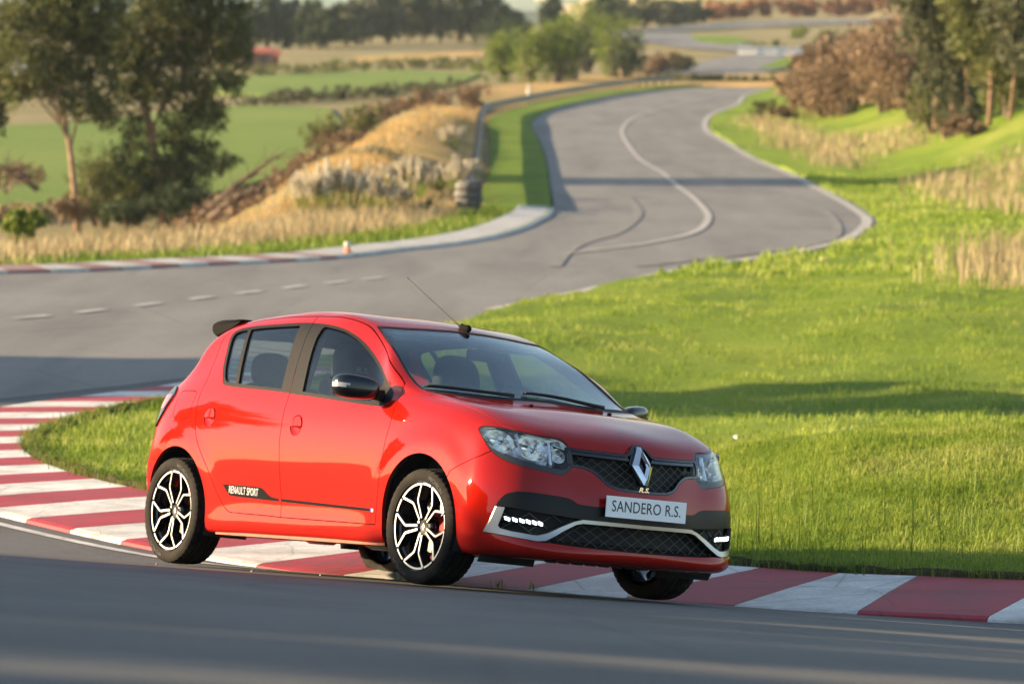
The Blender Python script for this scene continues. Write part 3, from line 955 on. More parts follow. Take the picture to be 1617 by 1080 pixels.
W_F_OUT = smooth_poly([(-1.442, .992), (-1.018, .962), (-.728, .94), (-.513, .927), (-.463, .934), (-.424, .964), (-.429, .987), (-.484, 1.035), (-.643, 1.133), (-.737, 1.183), (-.893, 1.262), (-1.023, 1.316), (-1.188, 1.366), (-1.339, 1.391), (-1.530, 1.405)], 4, (0, 14))
W_F_IN = smooth_poly([(-1.318, 1.004), (-1.018, .981), (-.75, .961), (-.615, .953), (-.585, 1.075), (-.66, 1.122), (-.75, 1.170), (-.90, 1.246), (-1.025, 1.300), (-1.18, 1.349), (-1.33, 1.373), (-1.405, 1.373)], 4, (0, 3, 4))
W_R_OUT = smooth_poly([(-1.444, .994), (-1.665, 1.008), (-2.14, 1.036), (-2.19, 1.050), (-2.215, 1.078), (-2.241, 1.106), (-2.296, 1.190), (-2.350, 1.310), (-2.346, 1.352), (-2.302, 1.374), (-2.161, 1.391), (-2.031, 1.397), (-1.625, 1.407), (-1.533, 1.405)], 4, (0, 13))
W_R_IN = smooth_poly([(-1.545, 1.018), (-1.70, 1.027), (-2.018, 1.047), (-2.165, 1.372), (-2.03, 1.380), (-1.645, 1.389)], 3, (0, 2, 3, 5))
W_Q_IN = smooth_poly([(-2.052, 1.050), (-2.14, 1.056), (-2.178, 1.070), (-2.222, 1.115), (-2.278, 1.200), (-2.328, 1.312), (-2.322, 1.345), (-2.29, 1.359), (-2.199, 1.369)], 3, (0, 8))
arch_c = [(0.0, .330, .348), (-2.545, .330, .348)]
HOOD = [(-.30, -.690), (-.18, -.699), (0, -.696), (.19, -.699), (.32, -.696), (.41, -.694), (.475, -.693), (.565, -.630), (.632, -.545), (.673, -.462), (.692, -.437), (.714, -.412), (.747, -.305), (.772, -.16), (.779, -.095), (.758, -.052), (.751, 0)]
HOOD_R = HOOD[1:]
hood_poly = HOOD_R + [(x, -y) for x, y in HOOD_R[:-1]][::-1] + [(-.10, .45), (-.045, 0), (-.10, -.45)]
hood_top_arc = [(-.165, .60), (-.10, .40), (-.06, .20), (-.045, 0), (-.06, -.20), (-.10, -.40), (-.165, -.60)]
hood_poly = HOOD_R + [(x, -y) for x, y in HOOD_R[:-1]][::-1] + hood_top_arc
WS = [(-.985, -.556), (-.80, -.606), (-.62, -.650), (-.45, -.682), (-.36, -.690), (-.28, -.692), (-.195, -.66), (-.13, -.45), (-.095, -.22), (-.085, 0)]
ws_poly = WS + [(x, -y) for x, y in WS[:-1]][::-1] + [(-.935, .40), (-.905, .20), (-.895, 0), (-.905, -.20), (-.935, -.40)]
def head_uv(L):
    return [(x*HT[0]+y*HT[1], z) for x, y, z in L]
LAMP = head_uv([(.401, -.767, .812), (.405, -.755, .826), (.491, -.706, .826), (.565, -.636, .813), (.632, -.548, .797), (.673, -.464, .790), (.694, -.437, .775), (.715, -.420, .749), (.731, -.412, .704), (.736, -.416, .674), (.738, -.430, .645), (.731, -.467, .637), (.647, -.653, .667), (.575, -.724, .692), (.511, -.763, .724)])
LAMP_OUT = head_uv([(.396, -.772, .815), (.401, -.757, .832), (.491, -.706, .833), (.565, -.636, .820), (.632, -.548, .804), (.675, -.460, .797), (.697, -.430, .781), (.720, -.414, .751), (.737, -.402, .704), (.744, -.405, .660), (.744, -.435, .620), (.738, -.460, .609), (.715, -.544, .618), (.658, -.658, .637), (.587, -.727, .663), (.518, -.766, .708)])
LAMP = smooth_poly(LAMP, 3, (0,)); LAMP_OUT = smooth_poly(LAMP_OUT, 3, (0,))
def sym(P): return P + [(-y, z) for y, z in P if abs(y) > 1e-6][::-1]
GR = [(-.432, .700), (-.428, .672), (-.405, .656), (-.36, .654), (-.32, .646), (-.290, .632), (-.264, .613), (-.238, .588), (-.212, .569), (-.163, .554), (-.08, .549), (0, .548)]
GRT = [(0, .800), (-.035, .796), (-.056, .779), (-.078, .752), (-.10, .745), (-.2, .747), (-.305, .749), (-.38, .752), (-.42, .757)]
grille_poly = GR + [(-y, z) for y, z in GR[:-1]][::-1] + [(-y, z) for y, z in GRT[1:]][::-1] + GRT
LOWT = [(-.801, .283), (-.776, .40), (-.765, .442), (-.752, .468), (-.734, .489), (-.697, .503), (-.642, .506), (-.529, .499), (-.445, .493), (-.418, .486), (-.384, .466), (-.35, .461), (-.20, .457), (0, .456)]
LOWB = [(0, .237), (-.25, .239), (-.416, .244), (-.53, .252), (-.601, .253), (-.70, .266)]
low_poly = LOWT + [(-y, z) for y, z in LOWT[:-1]][::-1] + [(-y, z) for y, z in LOWB[1:]][::-1] + LOWB
CH = [(-.772, .420), (-.800, .285), (-.70, .268), (-.601, .256), (-.560, .262), (-.50, .294), (-.457, .321), (-.39, .357), (-.352, .366), (0, .364), (0, .383), (-.354, .386), (-.405, .371), (-.47, .341), (-.543, .302), (-.585, .287), (-.62, .286), (-.715, .298), (-.752, .309), (-.760, .322), (-.742, .418)]
PANEL = [(-.7705, .4235)] + LOWT[2:] + [(0, .3845), (-.354, .3875), (-.42, .392), (-.60, .404), (-.742, .4215)]
BUMP = [(.286, .590), (.339, .619), (.405, .648), (.482, .678), (.530, .712), (.60, .725), (1.2, .725), (1.2, .05), (.18, .05), (.18, .45)]
TAIL = [(-2.748, -.776, .985), (-2.80, -.74, 1.035), (-2.90, -.70, 1.03), (-2.975, -.66, .98), (-2.985, -.74, .86), (-2.90, -.80, .79), (-2.86, -.80, .812), (-2.80, -.80, .88)]
FUEL = smooth_poly([(-2.66, 1.000), (-2.56, 1.004), (-2.475, 1.000), (-2.452, .984), (-2.458, .93), (-2.468, .865), (-2.490, .842), (-2.56, .838), (-2.632, .842), (-2.658, .862), (-2.668, .92), (-2.682, .98)], 3)

RIGHT = (-1.2, -.40)
def rprism(poly, w=RIGHT): return prism(poly, FR_SIDE, *w)
SHELL = thick_shell(0, -.018)
GAP = .0024
arch_cut = MB()
arch_list = []
for (x, z, r) in arch_c:
    ap = [(x + r*math.cos(a)*1.0, z + r*math.sin(a)) for a in [PI*k/40 for k in range(41)]]
    ap = [(x+r, -.2)] + ap + [(x-r, -.2)]
    arch_list.append(prism(ap, FR_SIDE, -1.2, -.52))
archs = both(merged(*arch_list))
doors_cut = both(rprism(inset(both_doors, -GAP)))
hood_cut = prism(inset(hood_poly, -GAP), FR_TOP, .62, 1.3)
ws_cut = prism(ws_poly, FR_TOP, .90, 1.7)
lamp_cut = both(prism(inset(LAMP_OUT, -.001), FR_HEAD, .55, 1.3))
grille_cut = prism(inset(grille_poly, -.001), FR_FRONT, .55, 1.3)
low_cut = prism(inset(low_poly, -.0005), FR_FRONT, .40, 1.3)
bump_cut = prism(inset(BUMP, -GAP), FR_SIDE, -1.2, 1.2)
RW = [(-.48, 1.05), (-.50, 1.09), (-.47, 1.30), (-.44, 1.345), (0, 1.365)]
rw_poly = RW + [(-y, z) for y, z in RW[:-1]][::-1]
rw_cut = prism(rw_poly, FR_FRONT, -3.3, -2.35)
tailuv = [(x*FR_TAIL[0][0]+y*FR_TAIL[0][1], z) for x, y, z in TAIL]
tail_cut = both(prism(smooth_poly(tailuv, 3), FR_TAIL, 2.0, 3.2))
fuel_cut = rprism(inset(FUEL, -GAP*.8))

# ---- painted panels
shell0 = minus(SHELL, archs)
body = minus(shell0, doors_cut, hood_cut, ws_cut, lamp_cut, grille_cut, bump_cut, rw_cut, tail_cut, fuel_cut)
finish(body, 'body_shell', M['paint'], car)
hood = minus(inter(shell0, prism(inset(hood_poly, GAP), FR_TOP, .62, 1.3)), grille_cut, lamp_cut, ws_cut)
finish(hood, 'hood', M['paint'], car)
bump = minus(inter(shell0, prism(inset(BUMP, GAP), FR_SIDE, -1.2, 1.2)), low_cut, grille_cut, lamp_cut, hood_cut)
bumper = finish(bump, 'front_bumper', M['paint'], car)
LIPP = [(-.88, .272), (-.80, .266), (-.60, .240), (-.445, .229), (-.415, .236), (-.20, .232), (0, .231)]
lip_poly = [(-.88, .10)] + LIPP + [(-y, z) for y, z in LIPP[:-1]][::-1] + [(.88, .10)]
lip = minus(inter(inter(thick_shell(.011, -.012), prism(lip_poly[::-1], FR_FRONT, .36, 1.3)), prism([(.30, .05), (1.2, .05), (1.2, .30), (.445, .30), (.40, .26)], FR_SIDE, -1.2, 1.2)), archs)
finish(lip, 'front_lip', M['paint'], bumper)
finish(inter(SHELL, rprism(inset(FUEL, GAP*.8))), 'fuel_flap', M['paint'], car)
# doors: right as cut, left mirrored
def circle(cx, cz, rx, rz, n=36): return [(cx+rx*math.cos(2*PI*k/n), cz+rz*math.sin(2*PI*k/n)) for k in range(n)]
HANDLES = {'rear_door': (-2.222, .853), 'front_door': (-1.272, .812)}
glass_sh = thick_shell(-.010, -.014)
trim_sh = thick_shell(-.0015, -.016)
doors = {}
for nm, outline, wout, wins in (('front_door', front_door, W_F_OUT, [W_F_IN]), ('rear_door', rear_door, W_R_OUT, [W_R_IN, W_Q_IN])):
    hx, hz = HANDLES[nm]
    d = inter(shell0, rprism(inset(outline, GAP)))
    d = minus(d, rprism(wout), rprism(circle(hx, hz, .062, .060)))
    tr = inter(trim_sh, rprism(inset(wout, .0006)))
    for w in wins: tr = minus(tr, rprism(w))
    gl = [inter(glass_sh, rprism(inset(w, -.006))) for w in wins]
    # handle: a dished recess and a paddle over its upper half
    dish = MB(); nr, ns = 6, 28
    vv = []; y0 = surf_y(hx, hz)
    for i in range(nr+1):
        rr = i/nr
        for k in range(ns):
            a = 2*PI*k/ns
            x_ = hx+.0615*rr*math.cos(a); z_ = hz+.0595*rr*math.sin(a)
            ys = surf_y(x_, z_)
            vv.append((x_, ys + .003 + .015*(1-rr**3), z_))
    ff = [(i*ns+k, i*ns+(k+1) % ns, (i+1)*ns+(k+1) % ns, (i+1)*ns+k) for i in range(nr) for k in range(ns)]
    dish.add(vv, ff)
    pad = MB(); vv = []; nk = 18
    for dy in (-.004, .008):
        for k in range(nk+1):
            a = PI*k/nk
            x_ = hx+.054*math.cos(a); z_ = hz-.002+.052*math.sin(a)
            vv.append((x_, surf_y(x_, z_) + dy, z_))
        for k in range(nk+1):
            x_ = hx+.054*math.cos(PI*k/nk); z_ = hz-.004
            vv.append((x_, surf_y(x_, z_) + dy - .004*math.sin(PI*k/nk), z_))
    n1 = nk+1
    for off in (0, 2*n1):
        for k in range(nk):
            q = (off+k, off+k+1, off+n1+k+1, off+n1+k); pad.f.append(q if off else q[::-1])
    ring = list(range(n1)) + [n1+k for k in range(n1-1, -1, -1)]
    for a_, b_ in zip(ring, ring[1:]+ring[:1]): pad.f.append((a_, b_, b_+2*n1, a_+2*n1))
    pad.v = vv
    for side in (0, 1):
        f_ = (lambda m: m) if side == 0 else mirrored
        door = finish(f_(d), nm, M['paint'], car)
        finish(f_(tr), 'window_trim', M['trim'], door)
        for g in gl: finish(f_(g), 'window_glass', M['glass'], door)
        dm = dish.me(True); dm2 = f_(dm)
        link('handle_recess', lean(dm2), M['paint'], door)
        link('door_handle', lean(f_(pad.me(False, 30))), M['paint'], door)
        doors[(nm, side)] = door

# ---- windscreen, rear window, their black edges
ws_glass = inter(thick_shell(-.006, -.011), prism(inset(ws_poly, .004), FR_TOP, .90, 1.7))
finish(ws_glass, 'windscreen', M['wglass'], car)
edge = inter(thick_shell(-.003, -.017), prism(inset(ws_poly, .0005), FR_TOP, .90, 1.7))
ws_in = [(x, y) for x, y in inset(ws_poly, .016)]
ws_in = [(max(min(x, -.125 - .35*y*y), -2), y) for x, y in ws_in]
edge = minus(edge, prism(ws_in, FR_TOP, .8, 1.8))
finish(edge, 'windscreen_seal', M['rubber'], car)
finish(inter(thick_shell(-.006, -.011), prism(inset(rw_poly, -.004), FR_FRONT, -3.3, -2.35)), 'rear_window', M['glass'], car)
for k in range(9):
    mbw = MB()
    z = 1.09+k*.028
    pts = []
    for y in np.linspace(-.42, .42, 13):
        r = hit((-3.6, y, z), (1, 0, 0))
        if r: pts.append((r.x+.013, y, z))
    if len(pts) > 1: mbw.tube(pts, .0016, 4); part('heater_wire', mbw, M['rubber'], car)

# ---- inner lining that closes the gaps and the cabin
lin = thick_shell(-.022, -.027)
ws_big = prism(inset(ws_poly, .006), FR_TOP, .90, 1.7)
lin = minus(lin, archs, both(rprism(inset(W_F_IN, -.004))), both(rprism(inset(W_R_IN, -.004))), both(rprism(inset(W_Q_IN, -.004))), ws_big, rw_cut, lamp_cut, grille_cut, low_cut, tail_cut)
finish(lin, 'inner_lining', M['liner'], car)

# ---- front: black panel, satin blade, grilles
pm = inset(PANEL, .0005)
finish(inter(thick_shell(.0005, -.016), prism(pm, FR_FRONT, .40, 1.3)), 'black_panel', M['panel'], bumper)
finish(inter(thick_shell(.0005, -.016), prism([(-y, z) for y, z in pm], FR_FRONT, .40, 1.3)), 'black_panel', M['panel'], bumper)
blade = thick_shell(.006, -.014)
finish(inter(blade, prism(inset(CH, .0003), FR_FRONT, .40, 1.3)), 'satin_blade', M['satin'], bumper)
finish(inter(blade, prism([(-y, z) for y, z in inset(CH, .0003)], FR_FRONT, .40, 1.3)), 'satin_blade', M['satin'], bumper)
def inside(p, poly):
    x, y = p; c = False
    for (x1, y1), (x2, y2) in zip(poly, poly[1:]+poly[:1]):
        if (y1 > y) != (y2 > y) and x < (x2-x1)*(y-y1)/(y2-y1)+x1: c = not c
    return c
def lattice(poly, sp, ang, back, rad):
    mb = MB()
    ys = [p[0] for p in poly]; zs = [p[1] for p in poly]
    cy, cz = (min(ys)+max(ys))/2, (min(zs)+max(zs))/2
    R_ = math.hypot(max(ys)-min(ys), max(zs)-min(zs))
    for s in (1, -1):
        d = (math.cos(ang), s*math.sin(ang)); nrm = (-d[1], d[0])
        k = -int(R_/sp)
        while k*sp < R_:
            run = []
            for t in np.arange(-R_, R_, .02):
                p = (cy+nrm[0]*k*sp+d[0]*t, cz+nrm[1]*k*sp+d[1]*t)
                if inside(p, poly):
                    run.append((surf_x(*p)-back, p[0], p[1]))
                elif len(run) > 1:
                    mb.tube(run, rad, 4, False); run = []
                else: run = []
            if len(run) > 1: mb.tube(run, rad, 4, False)
            k += 1
    return mb
def backing(poly, back, mat, name, parent, fr=FR_FRONT):
    sh = thick_shell(-back, -back-.004)
    return finish(inter(sh, prism(inset(poly, -.012), fr, .40, 1.3)), name, mat, parent)
upper_mesh_poly = [(y, z) for y, z in GR] + [(-y, z) for y, z in GR[:-1]][::-1] + [(.425, .722), (.09, .708), (-.09, .708), (-.425, .722)]
gm1 = part('mesh_grille', lattice(upper_mesh_poly, .036, math.radians(35), .020, .0023), M['mesh'], bumper, smooth=True)
backing(grille_poly, .075, M['dark'], 'grille_backing', bumper)
int_poly = [(-.60, .256), (-.545, .272), (-.457, .324), (-.352, .368), (0, .368)] ; int_poly = int_poly + [(-y, z) for y, z in int_poly[:-1]][::-1] + [(0, .236)]
gm2 = part('mesh_grille', lattice(int_poly, .046, math.radians(33), .028, .0025), M['mesh'], bumper, smooth=True)
backing(low_poly, .085, M['dark'], 'grille_backing', bumper)
fog_poly = [(-.742, .416), (-.760, .318), (-.725, .300), (-.592, .286), (-.545, .300), (-.41, .372), (-.36, .388)]
for s in (1, -1):
    fp = [(s*y, z) for y, z in fog_poly]
    gm3 = part('fog_grille', lattice(fp, .075, math.radians(38), .030, .003), M['mesh'], bumper, smooth=True)
    gm1['kind'] = gm2['kind'] = gm3['kind'] = 'stuff'
    sh = thick_shell(-.034, -.038)
    finish(inter(sh, prism(inset(fp, -.012), FR_FRONT, .40, 1.3)), 'fog_pocket', M['black_plastic'], bumper)
    # daytime running light: clear case with six cells
    A0 = np.array((-.738, .362)); A1 = np.array((-.560, .347))
    caseb = MB(); cells = []
    for k in range(6):
        t0 = (k+.15)/6; t1 = (k+.78)/6
        c4 = []
        for t, zz in ((t0, .010), (t1, .004), (t1, -.012), (t0, -.006)):
            p = A0+(A1-A0)*t
            c4.append((s*p[0], p[1]+zz))
        fr = [(surf_x(y, z)-.003, y, z) for y, z in c4]; bk = [(x-.012, y, z) for x, y, z in fr]
        cells.append(MB().add(fr+bk, [(0, 1, 2, 3), (7, 6, 5, 4), (0, 4, 5, 1), (1, 5, 6, 2), (2, 6, 7, 3), (3, 7, 4, 0)]))
    pts = []
    for t in np.linspace(-.04, 1.05, 8):
        p = A0+(A1-A0)*t; pts.append((surf_x(s*p[0], p[1])-.026, s*p[0], p[1]-.001))
    caseb.tube(pts, [.010]+[.0165]*6+[.010], 8)
    dl = part('daytime_light', caseb, M['grey_black'], bumper, smooth=True)
    for c_ in cells: part('led_cell', c_, M['led'], dl)
# chrome bar across the upper grille and the badge surround
for s in (1, -1):
    bar = [(s*.428, .722), (s*.422, .752), (s*.30, .744), (s*.085, .742), (s*.070, .712), (s*.20, .714)]
    bar = bar if area(bar) > 0 else bar[::-1]
    finish(inter(thick_shell(-.004, -.022), prism(bar, FR_FRONT, .5, 1.3)), 'grille_bar', M['black_gloss'], bumper)
surr = []
for (y, z), in zip([(-.432, .70)],): pass
rim_out = inset(grille_poly, .0015); 
low_u = GR + [(-y, z) for y, z in GR[:-1]][::-1]
rim_in = inset(grille_poly, .013)
fr_ring = minus(inter(thick_shell(.002, -.020), prism(rim_out, FR_FRONT, .5, 1.3)), prism(rim_in, FR_FRONT, .45, 1.4))
finish(fr_ring, 'grille_surround', M['black_gloss'], bumper)
# badge: a folded diamond with an open centre
bd = MB(); bx = surf_x(0, .68)+.012
H_, W_ = .100, .066; cz = .692
def bp(y, z, dx): return (bx - (z-.68)*.42 + dx, y, z)
outr = [(0, cz+H_), (-W_, cz+.004), (0, cz-H_), (W_, cz+.004)]
top_o = [(-.013, cz+H_), (-W_, cz), (-.011, cz-H_), (.013, cz-H_), (W_, cz), (.011, cz+H_)]
mid = [(.000, cz+H_-.020), (-W_*.52, cz), (.0, cz-H_+.03), (.006, cz-H_+.03), (W_*.60, cz), (.006, cz+H_-.02)]
inn = [(.004, cz+H_-.052), (-W_*.22, cz), (.003, cz-H_+.055), (.005, cz-H_+.055), (W_*.42, cz), (.006, cz+H_-.052)]
vv = [bp(y, z, 0) for y, z in top_o] + [bp(y, z, .016) for y, z in mid] + [bp(y, z, -.002) for y, z in inn] + [bp(y, z, -.014) for y, z in top_o] 
ff = []
for k in range(6):
    j = (k+1) % 6
    ff += [(k, j, 6+j, 6+k), (6+k, 6+j, 12+j, 12+k), (18+k, 18+j, j, k)]
bd.add(vv, ff)
part('diamond_badge', bd, M['chrome'], bumper)
pad = MB()
po = [(-.026, .802), (-.072, .70), (-.020, .585), (.020, .585), (.072, .70), (.026, .802)]
vv = [(surf_x(y, min(z, .79))-.006 if z < .79 else bx-.05-.012, y, z) for y, z in po]
vv = [(bx - (z-.68)*.42 - .016, y, z) for y, z in po]
vv2 = [(x-.03, y, z) for x, y, z in vv]
pad.add(vv+vv2, [(0, 1, 2, 3, 4, 5), (11, 10, 9, 8, 7, 6)] + [(k, 6+k, 6+(k+1) % 6, (k+1) % 6) for k in range(6)])
part('badge_plinth', pad, M['black_gloss'], bumper)

# ---- lettering
def text_me(body, size, ext=.0015, shear=0.0, space=1.0, off=0.0, sx=1.0):
    cu = bpy.data.curves.new('t', 'FONT'); cu.body = body; cu.size = size; cu.extrude = ext
    cu.align_x = 'CENTER'; cu.align_y = 'CENTER'; cu.shear = shear; cu.space_character = space; cu.offset = off
    cu.resolution_u = 3
    o = bpy.data.objects.new('t', cu); COL.objects.link(o)
    dg = bpy.context.evaluated_depsgraph_get(); dg.update()
    m = bpy.data.meshes.new_from_object(o.evaluated_get(dg)); bpy.data.objects.remove(o)
    P = mesh_np(m); P[:, 0] *= sx
    m.vertices.foreach_set('co', P.ravel()); m.update()
    return m
def front_text(body, size, y, z, x, slope=0, **k):
    m = text_me(body, size, **k); P = mesh_np(m)
    Q = np.column_stack([x + P[:, 2] + slope*P[:, 1], y + P[:, 0], z + P[:, 1]])
    m.vertices.foreach_set('co', Q.ravel()); m.update(); return m
PLX = surf_x(0, .467) + .022
plate = MB()
rr = [(-.26, -.055), (.26, -.055), (.26, .055), (-.26, .055)]
plate.add([(PLX, y, .467+z) for y, z in rr]+[(PLX-.006, y, .467+z) for y, z in rr], [(0, 1, 2, 3), (7, 6, 5, 4), (0, 4, 5, 1), (1, 5, 6, 2), (2, 6, 7, 3), (3, 7, 4, 0)])
plate_o = part('number_plate', plate, M['white'], bumper)
link('plate_lettering', lean(front_text('SANDERO R.S.', .083, 0, .468, PLX+.0006, space=1.04, ext=.0006, sx=.83)), M['ink'], plate_o)
mount = MB(); mount.box((PLX-.02, 0, .467), (.028, .46, .07)); part('plate_bracket', mount, M['black_plastic'], bumper)
link('rs_lettering', lean(front_text('R.S.', .034, .0, .566, surf_x(0, .566)+.002, shear=.25, ext=.003, off=.0008, sx=1.35)), M['chrome'], bumper)

# ---- headlamps
for s in (1, -1):
    f_ = (lambda m: m) if s == 1 else mirrored
    lamp = empty('headlight', parent=car)
    # bezel band between lens outline and body
    bz = minus(inter(thick_shell(-.003, -.020), prism(inset(LAMP_OUT, .0005), FR_HEAD, .55, 1.3)), prism(LAMP, FR_HEAD, .5, 1.4))
    finish(f_(bz), 'lamp_bezel', M['grey_black'], lamp)
    ln = inter(thick_shell(.0, -.004), prism(inset(LAMP, .0008), FR_HEAD, .55, 1.3))
    finish(f_(ln), 'lamp_lens', M['lens'], lamp)
    # pocket: walls down to a back wall
    U, V_, W = [Vector(q) for q in FR_HEAD]
    def onsurf(u, v):
        r = hit(U*u+V_*v+W*1.4, -W); return r
    LP = inset(LAMP, .001)
    fr_, bk_ = [], []
    for (u, v) in LP:
        r = onsurf(u, v) or (U*u+V_*v+W*.82)
        fr_.append(r - W*.004); 
        u2, v2 = u*.94+(-.06)*.06, v*.90+.735*.10
        bk_.append((U*u2+V_*v2)+W*(r.dot(W)*.5+.82*.5-.085))
    n = len(LP); cen = sum(bk_, Vector())/n
    pk = MB(); pk.add(fr_+bk_+[cen], [(k, (k+1) % n, n+(k+1) % n, n+k) for k in range(n)] + [(n+k, n+(k+1) % n, 2*n) for k in range(n)])
    link('lamp_housing', lean(f_(pk.me(False, 40))), M['housing'], lamp)
    # reflector bowls: outer dipped beam, middle main beam, inner round indicator
    for (u, v, R_, dep, ma, wfac) in ((-.205, .757, .072, .055, M['reflector'], 1.15), (-.035, .728, .070, .050, M['reflector'], 1.2), (.105, .705, .046, .04, M['reflector'], .85)):
        base = onsurf(u, v).dot(W)-.022
        bowl = MB(); vv = []; ns, nr = 28, 6
        for i in range(nr+1):
            q = i/nr
            for k in range(ns):
                a = 2*PI*k/ns
                du = R_*wfac*q*math.cos(a); dv = R_*.80*q*math.sin(a)
                vv.append(U*(u+du)+V_*(v+dv-du*.18)+W*(base-dep*(1-q*q)))
        ff = [(i*ns+k, (i+1)*ns+k, (i+1)*ns+(k+1) % ns, i*ns+(k+1) % ns) for i in range(nr) for k in range(ns)]
        bowl.add(vv, ff)
        link('reflector', lean(f_(bowl.me(True))), ma, lamp)
        bulb = MB(); c = U*u+V_*v+W*(base-dep+.004)
        bulb.tube([c, c+W*.02, c+W*.03], [.010, .010, .003], 10)
        link('bulb', lean(f_(bulb.me(True))), M['chrome'], lamp)
    # bright fins between the chambers
    for (u0, v0, u1, v1, dp) in ((-.125, .800, -.085, .690, .010), (.045, .775, .070, .655, .012)):
        fin = MB()
        for k in range(2):
            o_ = .012*k
            q = []
            for (u, v, dd) in ((u0, v0, .012), (u1, v1, .012), (u1, v1, .06), (u0, v0, .06)):
                q.append(U*(u+o_)+V_*v+W*(onsurf(u, v).dot(W)-dd))
            fin.add(q, [(0, 1, 2, 3)])
        q = []
        for (u, v) in ((u0, v0), (u1, v1), (u1+.012, v1), (u0+.012, v0)):
            q.append(U*u+V_*v+W*(onsurf(u, v).dot(W)-.012))
        fin.add(q, [(0, 1, 2, 3)])
        link('lamp_fin', lean(f_(fin.me())), M['chrome'], lamp)
# ---- tail lamps
tl = inter(thick_shell(.010, -.02), prism(inset(smooth_poly(tailuv, 3), .001), FR_TAIL, 2.0, 3.2))
tb = [(-.5, .88), (-.5, .99), (4, .99), (4, .88)]
for s in (1, -1):
    f_ = (lambda m: m) if s == 1 else mirrored
    t = finish(f_(tl.copy()), 'tail_light', M['smoke'], car)
    red = inter(thick_shell(.0125, .002), prism(inset(smooth_poly(tailuv, 3), .012), FR_TAIL, 2.0, 3.2))
    red = inter(red, prism([(-4, .90), (4, .90), (4, .985), (-4, .985)], FR_FRONT, -4, 0))
    finish(f_(red), 'tail_light_red', M['redlens'], t)
# ================================================================== CAR: wheels
def arc_pts(th0, th1, r, n): return [(r*math.cos(th0+(th1-th0)*k/n), r*math.sin(th0+(th1-th0)*k/n)) for k in range(n+1)]
def face_y(r):           # wheel face: slightly dished
    return -.070 - .018*min(r/.23, 1)
def strip3(path, w0, w1, depth, mbs, mbb, lift=.0012):
    """flat machined strip over a black bar, following a 2-D path in the wheel plane"""
    n = len(path); L = []
    for i, p in enumerate(path):
        a = np.array(path[max(i-1, 0)]); b = np.array(path[min(i+1, n-1)])
        t = (b-a)/max(np.linalg.norm(b-a), 1e-9); nn = np.array((-t[1], t[0]))
        if 0 < i < n-1:
            t1 = np.array(p)-a; t1 /= np.linalg.norm(t1); c = max(abs(t1.dot(t)), .6); nn = nn/c
        L.append((np.array(p), nn))
    for (w, y_off, dep, mb) in ((w0, -lift, .001, mbs), (w1, 0, depth, mbb)):
        v = []
        for p, nn in L:
            fy = face_y(np.linalg.norm(p)) + y_off
            for sgn in (-1, 1):
                q = p + nn*sgn*w/2
                v.append((q[0], fy, q[1]))
            for sgn in (-1, 1):
                q = p + nn*sgn*(w/2 + (.004 if dep > .01 else 0))
                v.append((q[0], fy+dep, q[1]))
        f = []
        for i in range(n-1):
            a, b = 4*i, 4*i+4
            f += [(a, b, b+1, a+1), (a, a+2, b+2, b), (a+1, b+1, b+3, a+3)]
        f += [(0, 1, 3, 2), (4*n-4, 4*n-2, 4*n-1, 4*n-3)]
        mb.add(v, f)
